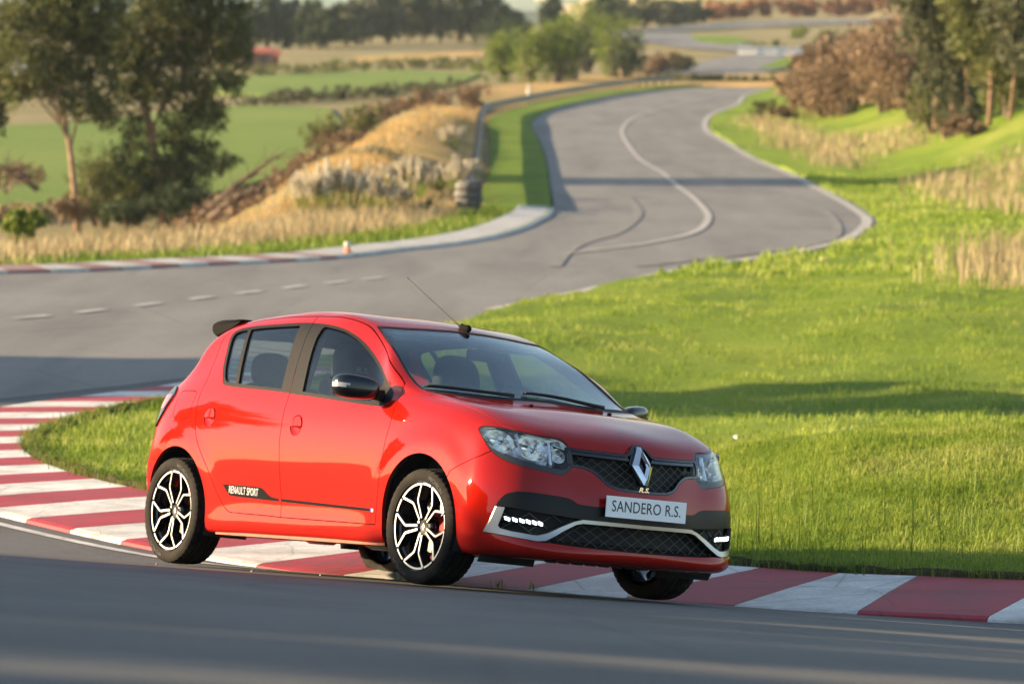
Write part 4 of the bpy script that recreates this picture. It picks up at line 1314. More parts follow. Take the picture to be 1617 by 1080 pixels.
def make_wheel():
    """wheel centred on the origin, outer face towards -y; returns an Empty with its pieces"""
    w = empty('wheel')
    # tyre
    prof = [(.234, .086), (.2395, .095), (.252, .102), (.272, .105), (.290, .100), (.3005, .092), (.3040, .083),
            (.3055, .060), (.3055, .054), (.2985, .053), (.2985, .046), (.3065, .045), (.3075, .022), (.3075, .016), (.3005, .015), (.3005, .008), (.3080, .007)]
    full = [(r, y) for r, y in prof] + [(r, -y) for r, y in prof[::-1]]
    n = 192; v = []; f = []; m = len(full)
    for i, (r, y) in enumerate(full):
        for k in range(n):
            a = 2*PI*k/n; rr = r
            if abs(y) > .055 and r > .285 and (k % 4 == 0): rr = r - .0045
            if .010 < abs(y) < .06 and r > .3 and (k % 6 == 0): rr = r - .0030
            v.append((rr*math.cos(a), y, rr*math.sin(a)))
    for i in range(m-1):
        for k in range(n): f.append((i*n+k, i*n+(k+1) % n, (i+1)*n+(k+1) % n, (i+1)*n+k))
    link('tyre', sharp(mesh(v, f), 28), M['tyre'], w)
    for a0 in (math.radians(58), math.radians(58+180)):          # maker's name moulded on the sidewall
        tm = text_me('MICHELIN', .030, .001, sx=1.1, off=.0006); P = mesh_np(tm)
        r_ = .265 + P[:, 1]; an = a0 - P[:, 0]/.262
        Q = np.column_stack([r_*np.cos(an), -.1055 - P[:, 2]*.8, r_*np.sin(an)])
        tm.vertices.foreach_set('co', Q.ravel()); tm.update()
        link('sidewall_lettering', tm, M['tyre_text'], w)
    # rim barrel
    mb = MB(); mb.lathe([(.216, .095), (.205, .08), (.200, -.02), (.206, -.06), (.222, -.074), (.232, -.084), (.2385, -.092), (.2400, -.0965), (.2365, -.0985), (.2335, -.0930)], 72)
    mb.build('rim', M['wheelblack'], w, deg=40)
    # five petals, each two arms joined along the rim
    for k in range(5):
        th = math.radians(-28 + 72*k)
        st, bl = MB(), MB()
        path = []
        for (r, d) in ((.045, 13), (.075, 10.6), (.132, 8.2), (.142, 8.6), (.150, 10.0), (.205, 20.8), (.220, 23.2)):
            path.append((r*math.cos(th-math.radians(d)), r*math.sin(th-math.radians(d))))
        arc = arc_pts(th-math.radians(23.2), th+math.radians(23.2), .2235, 10)
        path2 = [(r*math.cos(2*th-math.atan2(y, x)), r*math.sin(2*th-math.atan2(y, x))) for (x, y) in path for r in [math.hypot(x, y)]][::-1]
        strip3(path, .0098, .016, .045, st, bl)
        strip3(path2, .0098, .016, .045, st, bl)
        strip3(arc, .0098, .013, .030, st, bl, .003)
        a2 = arc_pts(th+math.radians(26.5), th+math.radians(45.5), .2245, 6)
        strip3(a2, .0095, .013, .030, st, bl, .003)
        sp = link('spoke', bl.me(False, 35), M['wheelblack'], w)
        st.build('machined_face', M['silver'], w, deg=35)
    hub = MB(); hub.lathe([(.0, -.062), (.030, -.0635), (.033, -.060), (.055, -.060), (.064, -.050), (.068, -.02), (.068, .0)], 32)
    hub.build('hub', M['wheelblack'], w, deg=35)
    cp = MB(); cp.add([(0, -.0655, .019), (-.011, -.0655, 0), (0, -.0655, -.019), (.011, -.0655, 0), (0, -.0655, .009), (-.0045, -.0655, 0), (0, -.0655, -.009), (.0045, -.0655, 0)], [(0, 1, 5, 4), (1, 2, 6, 5), (2, 3, 7, 6), (3, 0, 4, 7)])
    cp.build('hub_emblem', M['silver'], w)
    for k in range(4):
        a = PI/4+k*PI/2 + .3; c = (.048*math.cos(a), -.061, .048*math.sin(a))
        MB().tube([c, (c[0], -.068, c[2])], .0085, 6).build('wheel_bolt', M['chrome'], w)
    ds = MB(); ds.lathe([(.0, -.005), (.075, -.008), (.078, .010), (.137, .010), (.137, .032), (.05, .032)], 48)
    ds.build('brake_disc', M['disc'], w, deg=30)
    vm = MB(); c = (.2185*math.cos(-2.2), -.085, .2185*math.sin(-2.2))
    return w
M['tyre_text'] = pmat('tyre_lettering', (.036, .032, .028), .8)
def copy_tree(o, parent=None):
    c = o.copy(); COL.objects.link(c)
    if parent: c.parent = parent
    for ch in list(o.children): copy_tree(ch, c)
    return c
def add_wheel(proto, x, side, steer, roll, first=False):
    w = proto if first else copy_tree(proto)
    w.parent = car
    Mx = Matrix.Translation((x, side*-.738, .3055)) @ Matrix.Rotation(steer, 4, 'Z')
    if side < 0: Mx = Mx @ Matrix.Rotation(PI, 4, 'Z')
    w.matrix_local = Mx @ Matrix.Rotation(roll, 4, 'Y')
    # caliper does not turn with the wheel
    cb = MB()
    an = [math.radians(-32+8*k) for k in range(9)]
    vv = []
    front = x > -1
    for a in an:
        for (r, y) in (((.086, -.022), (.150, -.026), (.156, .05), (.086, .05)) if front else ((.10, .0), (.135, .0), (.14, .05), (.10, .05))):
            aa = a if front else a+math.radians(65)
            vv.append((r*math.cos(aa), y, r*math.sin(aa)))
    ff = []
    for i in range(len(an)-1):
        for k in range(4): ff.append((4*i+k, 4*i+(k+1) % 4, 4*i+4+(k+1) % 4, 4*i+4+k))
    ff += [(0, 3, 2, 1), (4*len(an)-4, 4*len(an)-3, 4*len(an)-2, 4*len(an)-1)]
    cb.add(vv, ff)
    c = cb.build('brake_caliper', M['caliper'], w, deg=40)
    c.matrix_local = Matrix.Rotation(-roll, 4, 'Y') @ (Matrix.Rotation(PI, 4, 'Y') @ Matrix.Scale(1, 4) if False else Matrix.Identity(4))
    if side < 0:
        c.matrix_local = Matrix.Rotation(-roll, 4, 'Y') @ Matrix.Rotation(PI, 4, 'Y') @ Matrix.Scale(-1, 4, (0, 1, 0))
    return w
wh = make_wheel()
add_wheel(wh, 0.0, 1, math.radians(2.0), 0.0)
add_wheel(wh, 0.0, -1, math.radians(2.0), .9)
add_wheel(wh, -2.59, 1, 0, math.radians(-4))
add_wheel(wh, -2.59, -1, 0, .4, first=True)

# ================================================================== CAR: outside details
# mirrors
def mir_shape(p):
    # x depth, y span (outboard = -y), z height; flatter back, tapering towards the inboard top
    t = (p.y+.11)/.22                # 0 outboard .. 1 inboard
    p = p.copy()
    p.z *= 1.0 - .16*t
    p.z -= .012*t - .006
    p.x *= .9 if p.x < 0 else 1.05
    p.x += .10*t*.9                  # sweeps forward towards the door
    return p
for s in (1, -1):
    f_ = (lambda m: m) if s == 1 else mirrored
    mir = empty('door_mirror', parent=car)
    v, f = superell((-.60, -.938, 1.018), (.062, .112, .070), 2.9, (32, 20), mir_shape)
    hs = mesh(v, f, True)
    link('mirror_housing', lean(f_(hs)), M['black_gloss'], mir)
    base = MB()
    base.tube([(-.535, -.875, .990), (-.515, -.83, .985), (-.500, -.790, .982)], [.030, .028, .034], 10)
    link('mirror_arm', lean(f_(base.me(True))), M['black_plastic'], mir)
    mg = MB(); 
    mg.add([(-.650, -1.02, .97), (-.575, -.86, .965), (-.575, -.86, 1.065), (-.650, -1.02, 1.065)], [(0, 3, 2, 1)])
    link('mirror_glass', lean(f_(mg.me())), M['chrome'], mir)
    # repeater lamp on the outer corner
    def rep(p):
        q = mir_shape(p); return q*1.012
    v, f = superell((-.60, -.938, 1.018), (.0628, .1132, .0708), 2.9, (64, 40), mir_shape)
    keep = []
    for q in f:
        c = sum((Vector(v[i]) for i in q), Vector())/4
        if c.x > -.612 and -1.06 < c.y < -.992 and 1.016+(.0 if c.y < -1.01 else (c.y+1.01)*.9) < c.z < 1.038 - (c.y+1.06)*.12: keep.append(q)
    link('indicator_repeater', lean(f_(mesh(v, keep, True))), M['lamp_clear'] if 'lamp_clear' in M else M['reflector'], mir)

# stripe along the doors, with its wording and the tricolour end
STR_F = [(-1.428, .4045), (-.470, .3735), (-.470, .3575), (-1.413, .3875)]
STR_R = [(-2.018, .470), (-1.80, .4665), (-1.66, .4635), (-1.605, .4595), (-1.572, .449), (-1.535, .426), (-1.495, .410), (-1.45, .4055), (-1.420, .4045), (-1.405, .3870), (-1.60, .3935), (-1.885, .4040), (-1.945, .409), (-1.975, .430)]
dec = thick_shell(.0008, -.001)
for s in (0, 1):
    f_ = (lambda m: m) if s == 0 else mirrored
    for nm, poly in (('front_door', STR_F), ('rear_door', STR_R)):
        d = inter(dec, rprism(inset(poly, .0001)))
        d = minus(d, rprism([(x, z) for x, z in inset(front_door if nm == 'rear_door' else rear_door, -.002)]))
        finish(f_(d), 'side_stripe', M['stripe'], doors[(nm, s)])
    for nm, x0, x1, ma in (('stripe_blue', -.4695, -.4535, 'blue'), ('stripe_white', -.4535, -.4375, 'white'), ('stripe_red', -.4375, -.4215, 'paint')):
        d = inter(dec, rprism([(x0, .3735-(x0+.47)*.032), (x1, .3735-(x1+.47)*.032), (x1, .3570-(x1+.47)*.032), (x0, .3570-(x0+.47)*.032)]))
        finish(f_(d), nm, M[ma], doors[('front_door', s)])
    # crease lip under the stripe
    lp = MB()
    for poly in ([(x, -.0005*0 + .3985 - (x+1.98)*.0325 - .012) for x in np.linspace(-1.92, -1.41, 10)], [(x, .3800-(x+1.41)*.0315 + .0) for x in np.linspace(-1.40, -.43, 14)]):
        pass
    tm = text_me('RENAULT SPORT', .060, .0006, shear=.15, space=1.06, off=.0004, sx=.66)
    P = mesh_np(tm); ang = -.034
    X = -1.792 + P[:, 0]*math.cos(ang) - P[:, 1]*math.sin(ang); Z = .4345 + P[:, 0]*math.sin(ang) + P[:, 1]*math.cos(ang)
    if s == 1: X = -1.792 - (X+1.792); 
    Y = np.array([surf_y(x, z) for x, z in zip(X, Z)])*(1 if s == 0 else -1)
    Y = Y + (-1 if s == 0 else 1)*(.0016 + np.abs(P[:, 2]))
    tm.vertices.foreach_set('co', np.column_stack([X, Y, Z]).ravel()); 
    tm.update()
    link('stripe_lettering', lean(tm), M['white'], doors[('rear_door', s)])

# roof spoiler: a thin wing with end blades that turn down the pillars
spl = MB()
prof_x = [(-2.42, 1.452), (-2.56, 1.449), (-2.66, 1.441), (-2.705, 1.430), (-2.712, 1.414), (-2.66, 1.408), (-2.54, 1.405)]
ys = np.linspace(-.53, .53, 15); vv = []
for y in ys:
    t = abs(y)/.53
    for (x, z) in prof_x: vv.append((x+.02, y, z - .012 - .012*t*t))
m_ = len(prof_x)
ff = [(i*m_+k, (i+1)*m_+k, (i+1)*m_+(k+1) % m_, i*m_+(k+1) % m_) for i in range(len(ys)-1) for k in range(m_)]
ff += [tuple(range(m_)), tuple((len(ys)-1)*m_+k for k in range(m_))[::-1]]
spl.add(vv, ff)
wing = part('roof_spoiler', spl, M['stripe'], car, deg=45)
EP = smooth_poly([(-2.40, 1.446), (-2.56, 1.450), (-2.69, 1.445), (-2.742, 1.430), (-2.752, 1.400), (-2.735, 1.366), (-2.69, 1.352), (-2.60, 1.368), (-2.50, 1.398)], 4)
for s in (-1, 1):
    eb = MB(); n_ = len(EP); vv = []
    for (d, yy) in ((.010, .500), (0, .512), (0, .560), (.012, .578)):
        for (x, z) in inset(EP, d): vv.append((x+.025, s*yy, z-.010))
    eb.add(vv, [(r*n_+k, r*n_+(k+1) % n_, (r+1)*n_+(k+1) % n_, (r+1)*n_+k) for r in range(3) for k in range(n_)] + [tuple(range(n_)), tuple(range(3*n_, 4*n_))[::-1]])
    em = lean(eb.me())
    bm = bmesh.new(); bm.from_mesh(em); bmesh.ops.recalc_face_normals(bm, faces=bm.faces); bm.to_mesh(em); bm.free()
    link('spoiler_blade', sharp(em, 35), M['stripe'], wing)
# aerial
an = MB(); a0 = Vector((-.945, -.005, 1.425)); a1 = Vector((-1.557, 0, 1.727)); dr = (a1-a0).normalized()
an.tube([a0+dr*.02, a0+dr*.10, a1], [.0055, .0032, .0022], 8); an.tube([a1-dr*.006, a1+dr*.004], [.004, .003], 6)
ant = part('aerial', an, M['rubber'], car, smooth=True)
v, f = superell((-.925, -.005, 1.428), (.052, .026, .024), 2.4, (16, 10), lambda p: Vector((p.x, p.y*(1 if p.x < 0 else .8), p.z)))
ab = MB(); ab.add(v, f); ab.tube([(-.94, -.005, 1.43), (-.965, -.005, 1.452)], [.016, .010], 10)
link('aerial_base', lean(ab.me(True)), M['stripe'], ant)
# wipers, washer jets
def on_ws(x, y, off):
    r = hit((x, y, 2), (0, 0, -1)); n = surf_normal(r); return r+n*off
for (piv, tip) in (((-.125, -.20), (-.285, -.665)), ((-.150, .42), (-.165, -.10))):
    wb = MB(); pts = [on_ws(piv[0]+(tip[0]-piv[0])*t, piv[1]+(tip[1]-piv[1])*t, .016) for t in np.linspace(0, 1, 10)]
    wb.tube(pts, [.012, .010, .009]+[.0075]*7, 6)
    pts2 = [on_ws(piv[0]+(tip[0]-piv[0])*t-.012, piv[1]+(tip[1]-piv[1])*t, .006) for t in np.linspace(.08, 1.02, 10)]
    wb.tube(pts2, .008, 4)
    part('wiper', wb, M['rubber'], car, smooth=True)
cowl = MB()
ys = np.linspace(-.64, .64, 19); vv = []
for y in ys:
    for dx, off in ((.048, -.004), (.024, -.008), (0, -.002)):
        r = on_ws(-.108-.27*y*y+dx-.012, y, off); vv.append(r)
cowl.add(vv, [(i*3+k, i*3+k+1, i*3+4+k, i*3+3+k) for i in range(len(ys)-1) for k in range(2)])
part('cowl_panel', cowl, M['black_plastic'], car, smooth=True)
for y in (-.16, .40):
    r = on_ws(.02-.2*abs(y), y, .004); v, f = superell(r, (.016, .011, .008), 2.2, (10, 6)); j = MB(); j.add(v, f)
    part('washer_jet', j, M['black_plastic'], car, smooth=True)

# ---- sills, underbody, wheel housings
sk = MB()
for s in (1, -1):
    sk2 = MB(); vv = []
    xs = np.linspace(-2.12, -.36, 14)
    for x in xs:
        for (y, z) in ((.800, .215), (.800, .186), (.740, .180), (.730, .21)): vv.append((x, -s*y, z-.006*(x+2.1)/1.7))
    sk2.add(vv, [(i*4+k, i*4+(k+1) % 4, i*4+4+(k+1) % 4, i*4+4+k) for i in range(13) for k in range(4)])
    part('sill_flange', sk2, M['rust'], car)
ub = MB()
ub.box((-1.25, 0, .235), (2.0, 1.44, .07)); ub.box((-2.98, 0, .36), (.36, 1.30, .10)); ub.box((-2.62, 0, .42), (.40, 1.0, .06)); ub.box((.10, 0, .30), (.75, .98, .16))
ub.box((.50, 0, .205), (.42, 1.0, .05))
part('underbody', ub, M['dark'], car)
for s in (-1, 1):
    spsh = MB(); spsh.add([(.50, s*.60, .185), (.50, s*.76, .185), (.46, s*.76, .130), (.46, s*.40, .125), (.48, s*.40, .185)], [(0, 1, 2, 3, 4)] if s < 0 else [(4, 3, 2, 1, 0)]); part('splash_guard', spsh, M['dark'], car)
for k in range(12):
    y = -.46+k*.085; spsh = MB(); spsh.box((.60, y, .186), (.22, .060, .022), Matrix.Rotation(.22, 3, 'Y')); part('splash_rib', spsh, M['dark'], car)
ex = MB(); ex.tube([(.1, .1, .20), (-1.2, .12, .19), (-2.0, .2, .20), (-2.5, .35, .26), (-2.85, .42, .27)], .030, 10); ex.tube([(-2.75, .38, .27), (-2.95, .38, .27), (-3.2, .42, .26)], [.09, .09, .03], 12)
part('exhaust_pipe', ex, M['disc'], car, smooth=True)
ax = MB(); ax.tube([(-2.59, -.66, .30), (-2.45, -.55, .25), (-2.45, .55, .25), (-2.59, .66, .30)], .035, 8); part('axle', ax, M['dark'], car, smooth=True); ax = MB()
ax.tube([(0, -.66, .28), (.02, -.3, .22), (.02, .3, .22), (0, .66, .28)], .030, 8)
part('axle', ax, M['dark'], car, smooth=True)
for (x, z, r) in arch_c:
    for s in (-1, 1):
        wl = MB(); nn = 28; vv = []
        for k in range(nn+1):
            a = -.45 + (PI+.9)*k/nn
            for (rr, y) in ((r+.004, .822), (r+.020, .78), (r+.024, .54), (.05, .53)):
                vv.append((x+rr*math.cos(a), s*y, z+rr*math.sin(a)))
        ff = [(i*4+k, i*4+k+1, i*4+5+k, i*4+4+k) for i in range(nn) for k in range(3)]
        wl.add(vv, ff)
        part('wheel_housing', wl, M['dark'], car, deg=30)

# ---- cabin
fl = MB(); fl.box((-1.35, 0, .31), (2.3, 1.42, .05)); fl.box((-2.62, 0, .80), (.30, 1.30, .5)); fl.box((-.12, 0, .62), (.10, 1.36, .62))
part('cabin_floor', fl, M['liner'], car)
db = rbox((-.40, 0, .84), (.52, 1.36, .26), .06, 4, taper=(.75, 1))
link('dashboard', lean(db), M['dash'], car)
ins = rbox((-.56, .36, .985), (.20, .36, .07), .03, 3); link('instrument_hood', lean(ins), M['dash'], car)
cn = rbox((-.95, 0, .50), (.9, .20, .34), .04); link('centre_console', lean(cn), M['dash'], car)
sw = MB(); Ms = Matrix.Translation((-.80, .36, .965)) @ Matrix.Rotation(math.radians(-25), 4, 'Y')
pts = [Ms @ Vector((0, .185*math.cos(a), .185*math.sin(a))) for a in [2*PI*k/36 for k in range(37)]]
sw.tube(pts, .016, 8, False)
for a in (PI, 0, -PI/2): sw.tube([Ms @ Vector((.01, 0, 0)), Ms @ Vector((0, .18*math.cos(a), .18*math.sin(a)))], [.022, .014], 6)
sw.tube([Ms @ Vector((-.02, 0, 0)), Ms @ Vector((.03, 0, 0)), Ms @ Vector((.3, 0, 0))], [.055, .055, .03], 12)
part('steering_wheel', sw, M['dash'], car, smooth=True)
def seat(x, y, rear=False):
    t = empty('rear_seat' if rear else 'front_seat', parent=car)
    lean_m = Matrix.Rotation(math.radians(-20), 4, 'Y')
    if not rear:
        link('seat_cushion', lean(rbox((x+.30, y, .52), (.54, .50, .17), .06)), M['cloth'], t)
        link('seat_back', lean(rbox((x+.01, y, .84), (.15, .50, .60), .065, 4, lean_m, taper=(.8, .78))), M['cloth'], t)
        v, f = superell((x-.075, y, 1.165), (.072, .150, .150), 3.0, (24, 16), lambda p: Vector((p.x - p.z*.18 + .25*p.y*p.y, p.y*(1-.10*(p.z/.15)), p.z)))
        link('headrest', lean(mesh(v, f, True)), M['cloth'], t)
        for s in (-1, 1):
            v, f = superell((x+.05, y+s*.205, .86), (.10, .055, .24), 2.6, (16, 12), lambda p: Vector((p.x - p.z*.34, p.y, p.z)))
            link('seat_bolster', lean(mesh(v, f, True)), M['cloth_grey'], t)
        if y > 0: return t
        tm = text_me('R.S.', .045, .001, shear=.2, sx=1.3, off=.001); P = mesh_np(tm)
        Q = np.column_stack([x-.002+0*P[:, 0]-P[:, 1]*.18+P[:, 2], y+P[:, 0], 1.16+P[:, 1]])
        tm.vertices.foreach_set('co', Q.ravel()); tm.update()
        link('seat_lettering', lean(tm), M['cloth_grey'], t)
    else:
        link('seat_cushion', lean(rbox((x+.28, y, .56), (.52, 1.24, .18), .06)), M['cloth'], t)
        link('seat_back', lean(rbox((x-.02, y, .82), (.16, 1.24, .52), .06, 4, Matrix.Rotation(math.radians(-22), 4, 'Y'))), M['cloth'], t)
        for yy in (-.40, .40):
            v, f = superell((x-.13, yy, 1.155), (.060, .125, .105), 2.8, (20, 14))
            link('headrest', lean(mesh(v, f, True)), M['cloth'], t)
    return t
seat(-1.38, -.37); seat(-1.42, .345); seat(-2.18, 0, True)
rv = rbox((-.72, 0, 1.275), (.035, .24, .065), .015); link('rear_view_mirror', lean(rv), M['black_plastic'], car)
for s in (-1, 1):
    sv = rbox((-.98, s*.33, 1.335), (.14, .34, .016), .006); link('sun_visor', lean(sv), M['cloth_grey'], car)
    bp_ = rbox((-1.48, s*.655, 1.18), (.11, .04, .46), .015, 2, Matrix.Rotation(s*math.radians(22), 4, 'X') @ Matrix.Rotation(math.radians(-12), 4, 'Y'))
    link('pillar_lining', lean(bp_), M['liner'], car)
# ================================================================== VEGETATION AND FAR THINGS
def fast_mesh(V, quads=None, tris=None):
    me = bpy.data.meshes.new('f')
    V = np.ascontiguousarray(V, dtype=np.float32)
    me.vertices.add(len(V)); me.vertices.foreach_set('co', V.ravel())
    parts = []; starts = []; tot_ = 0
    nl = (0 if quads is None else quads.size) + (0 if tris is None else tris.size)
    li = np.empty(nl, np.int32); ls = []
    p = 0
    if quads is not None and len(quads):
        li[:quads.size] = quads.ravel(); ls.append(np.arange(len(quads))*4); p = quads.size
    if tris is not None and len(tris):
        li[p:] = tris.ravel(); ls.append(p+np.arange(len(tris))*3)
    ls = np.concatenate(ls).astype(np.int32)
    me.loops.add(nl); me.loops.foreach_set('vertex_index', li)
    me.polygons.add(len(ls)); me.polygons.foreach_set('loop_start', ls)
    me.update(calc_edges=True)
    return me
def leaf_mat(name, stops, trans=.35, rough=.6, scale=.8):
    """foliage: colour varies from leaf to leaf, light passes through a little"""
    m, nt, b = newmat(name)
    g = nt.nodes.new('ShaderNodeNewGeometry')
    mx = nt.nodes.new('ShaderNodeMath'); mx.operation = 'ADD'
    n = noise(nt, coords(nt), scale, 3, .6)
    sc_ = nt.nodes.new('ShaderNodeMath'); sc_.operation = 'MULTIPLY'; sc_.inputs[1].default_value = .55 if name[:5] != 'grass' else .50
    nt.links.new(g.outputs['Random Per Island'], sc_.inputs[0])
    s2 = nt.nodes.new('ShaderNodeMath'); s2.operation = 'MULTIPLY_ADD'; s2.inputs[1].default_value = .9 if name[:5] != 'grass' else 1.7; s2.inputs[2].default_value = -.22 if name[:5] != 'grass' else -.60
    nt.links.new(n, s2.inputs[0])
    nt.links.new(sc_.outputs[0], mx.inputs[0]); nt.links.new(s2.outputs[0], mx.inputs[1])
    col = ramp(nt, mx.outputs[0], stops)
    nt.links.new(col, b.inputs['Base Color'])
    b.inputs['Roughness'].default_value = rough; b.inputs['Specular IOR Level'].default_value = .25
    t = nt.nodes.new('ShaderNodeBsdfTranslucent'); nt.links.new(col, t.inputs[0])
    ms = nt.nodes.new('ShaderNodeMixShader'); ms.inputs[0].default_value = trans
    nt.links.new(b.outputs[0], ms.inputs[1]); nt.links.new(t.outputs[0], ms.inputs[2])
    nt.links.new(ms.outputs[0], nt.nodes['Material Output'].inputs[0])
    return m
LM = {
 'euc': leaf_mat('eucalyptus_leaves', [(.15, (.028, .038, .010)), (.45, (.068, .082, .020)), (.75, (.135, .138, .038)), (1, (.21, .185, .07))]),
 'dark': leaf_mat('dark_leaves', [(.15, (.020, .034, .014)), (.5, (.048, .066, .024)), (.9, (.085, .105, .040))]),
 'bright': leaf_mat('bright_leaves', [(.15, (.070, .105, .014)), (.5, (.140, .190, .024)), (.9, (.210, .240, .040))]),
 'olive': leaf_mat('olive_leaves', [(.15, (.070, .080, .022)), (.5, (.125, .135, .036)), (.9, (.19, .185, .060))]),
 'brown': leaf_mat('brown_twigs', [(.15, (.095, .058, .030)), (.5, (.190, .120, .065)), (.9, (.29, .195, .115))], .2),
 'rust': leaf_mat('rust_shrub', [(.15, (.16, .06, .025)), (.5, (.30, .12, .05)), (.9, (.42, .20, .08))], .2),
 'grey': leaf_mat('grey_green_leaves', [(.15, (.055, .065, .034)), (.5, (.105, .110, .056)), (.9, (.17, .16, .085))]),
 'reed': leaf_mat('dry_reed', [(.1, (.20, .145, .07)), (.5, (.36, .28, .145)), (.9, (.51, .42, .25))], .35),
 'gold': leaf_mat('golden_grass', [(.1, (.34, .21, .075)), (.5, (.52, .34, .13)), (.9, (.66, .48, .22))], .35),
 'pampas': leaf_mat('pampas_plume', [(.1, (.60, .52, .38)), (.5, (.74, .67, .53)), (.9, (.84, .79, .68))], .5),
 'blade': leaf_mat('grass_blade', [(.08, (.105, .180, .015)), (.38, (.215, .300, .032)), (.68, (.350, .400, .064)), (1, (.50, .47, .17))], .5, .55, .7),
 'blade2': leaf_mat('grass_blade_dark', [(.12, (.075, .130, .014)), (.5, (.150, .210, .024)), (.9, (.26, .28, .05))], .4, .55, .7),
}
BARK = pmat('bark', (.20, .115, .070), .9, noise=(6, (.34, .21, .14), .35, .65), bump=(20, .4))
BARK_G = pmat('bark_grey', (.13, .095, .07), .9, noise=(6, (.20, .15, .11), .35, .65), bump=(20, .4))
def leaves_mesh(clumps, n, size, rng, droop=.0, asp=.45):
    """clumps: list of (centre, radii); leaf-sized quads gathered into small sprays inside them"""
    vol = np.array([c[1][0]*c[1][1]*c[1][2] for c in clumps])**.75; vol = vol/vol.sum()
    idx = rng.choice(len(clumps), size=n, p=vol)
    C = np.array([c[0] for c in clumps])[idx]; R = np.array([c[1] for c in clumps])[idx]
    # sprays
    ns = max(6, n//26)
    sp_i = rng.integers(0, ns, n)
    d = rng.normal(size=(ns, 3)); d /= np.linalg.norm(d, axis=1)[:, None]
    rad = rng.random(ns)**.42
    sidx = rng.choice(len(clumps), size=ns, p=vol)
    SC_ = np.array([c[0] for c in clumps])[sidx] + d*rad[:, None]*np.array([c[1] for c in clumps])[sidx]
    Rm = np.array([c[1] for c in clumps]).mean()
    P = SC_[sp_i] + rng.normal(size=(n, 3))*Rm*.13
    a = rng.normal(size=(n, 3)); a[:, 2] -= droop; a /= np.linalg.norm(a, axis=1)[:, None]
    b = np.cross(a, rng.normal(size=(n, 3))); b /= np.linalg.norm(b, axis=1)[:, None]
    s = size*(.6+.8*rng.random(n))[:, None]
    V = np.stack([P-a*s*.5, P+b*s*asp*.5, P+a*s*.5, P-b*s*asp*.5], 1).reshape(-1, 3)
    return fast_mesh(V, np.arange(4*n, dtype=np.int32).reshape(-1, 4))
def gz(x, y): return float(z_base(np.array([x]), np.array([y]))[0])
def tree(name, base, h, clumps, n, size, lm, label, cat, group, trunk=None, tr=.12, limbs=6, seed=0, bark=None, droop=.3, asp=.45, z0=None):
    rng = np.random.default_rng(seed); rnd = random.Random(seed)
    x, y = base; z = gz(x, y)-.05 if z0 is None else z0
    t = empty(name, (x, y, z)); tag(t, label, cat, group)
    mb = MB()
    path = [Vector(p) for p in (trunk or [(0, 0, -.1), (.02*h, 0, h*.35), (-.02*h, .01*h, h*.7), (.01*h, 0, h*.95)])]
    n_ = len(path); mb.tube(path, [tr*(1-.72*i/(n_-1)) for i in range(n_)], 8)
    for k in range(limbs):
        c = Vector(rnd.choice(clumps)[0])
        i = rnd.randrange(max(1, n_//3), n_-1) if n_ > 2 else 0
        p0 = path[i].lerp(path[i+1], rnd.random())
        p1 = p0.lerp(c, .55)+Vector((0, 0, .08*h*rnd.random())); mb.tube([p0, p1, p0.lerp(c, 1.0)], [tr*.38, tr*.24, tr*.10], 5)
    mb.build('trunk', bark or BARK, t, smooth=True)
    link('crown', leaves_mesh(clumps, n, size, rng, droop, asp), LM[lm], t)
    return t
def bush(name, base, r, hgt, n, size, lm, label, group, seed=0, asp=.5, cat='bush', z0=None):
    rng = np.random.default_rng(seed)
    cl = []
    for k in range(6):
        a = rng.random()*6.28; q = .55*rng.random()**.5
        cl.append(((r*q*math.cos(a), r*q*math.sin(a), hgt*(.28+.34*rng.random())), (r*(.45+.3*rng.random()), r*(.45+.3*rng.random()), hgt*(.28+.16*rng.random()))))
    x, y = base; z = gz(x, y)-.02 if z0 is None else z0
    t = empty(name, (x, y, z)); tag(t, label, cat, group)
    mb = MB()
    rnd = random.Random(seed)
    for k in range(5):
        c = Vector(cl[k][0]); mb.tube([(0, 0, -.1), c*.5+Vector((0, 0, .05)), c], [.05*hgt, .03*hgt, .012*hgt], 5)
    mb.build('stems', BARK_G, t, smooth=True)
    link('foliage', leaves_mesh(cl, n, size, rng, 0, asp), LM[lm], t)
    return t
def at(u, v, Y):
    return ((u-808.5)/6437*Y, Y)
def zv(v, Y): return 2.4-(v-150)*Y/6437

# ---- eucalyptus pair on the left
Y0 = 128; q = Y0/6437
def loc(u, v, bx_, bz, dy=0): return ((u-808.5)*q-bx_, dy, zv(v, Y0)-bz)
b1 = at(124, 370, Y0); z1 = zv(374, Y0)
L1 = lambda u, v, dy=0: loc(u, v, b1[0], z1, dy)
tree('eucalyptus_tree', b1, 8, [(L1(95, 60, .3), (1.35, 1.5, 1.3)), (L1(130, 10, 0), (1.6, 1.6, 1.2)), (L1(40, 90, -.4), (.9, 1.2, .9)), (L1(60, 20), (1.3, 1.4, 1.1)), (L1(95, 130, .2), (.95, 1.2, .75)), (L1(150, 105, .3), (.85, 1.2, 1.0)), (L1(20, 40), (.7, 1.0, .9)), (L1(110, -60), (1.8, 1.8, 1.3)), (L1(45, 135), (.7, .9, .6)), (L1(125, 165), (.7, .8, .5)), (L1(165, 170, .4), (.6, .8, .6)), (L1(20, 150), (.5, .8, .5)), (L1(160, 40), (1.0, 1.2, 1.0))], 26000, .155, 'euc',
     'slender eucalyptus with a bare pale trunk, leftmost tree behind the track', 'tree', 'eucalyptus trees left of the track',
     [L1(124, 385), L1(119, 310), L1(112, 240), L1(103, 185), L1(85, 110), L1(70, 60), L1(85, -40)], .115, 9, 1, z0=z1)
b2 = at(240, 345, Y0+3); z2 = zv(352, Y0)
L2 = lambda u, v, dy=0: loc(u, v, b2[0], z2, dy)
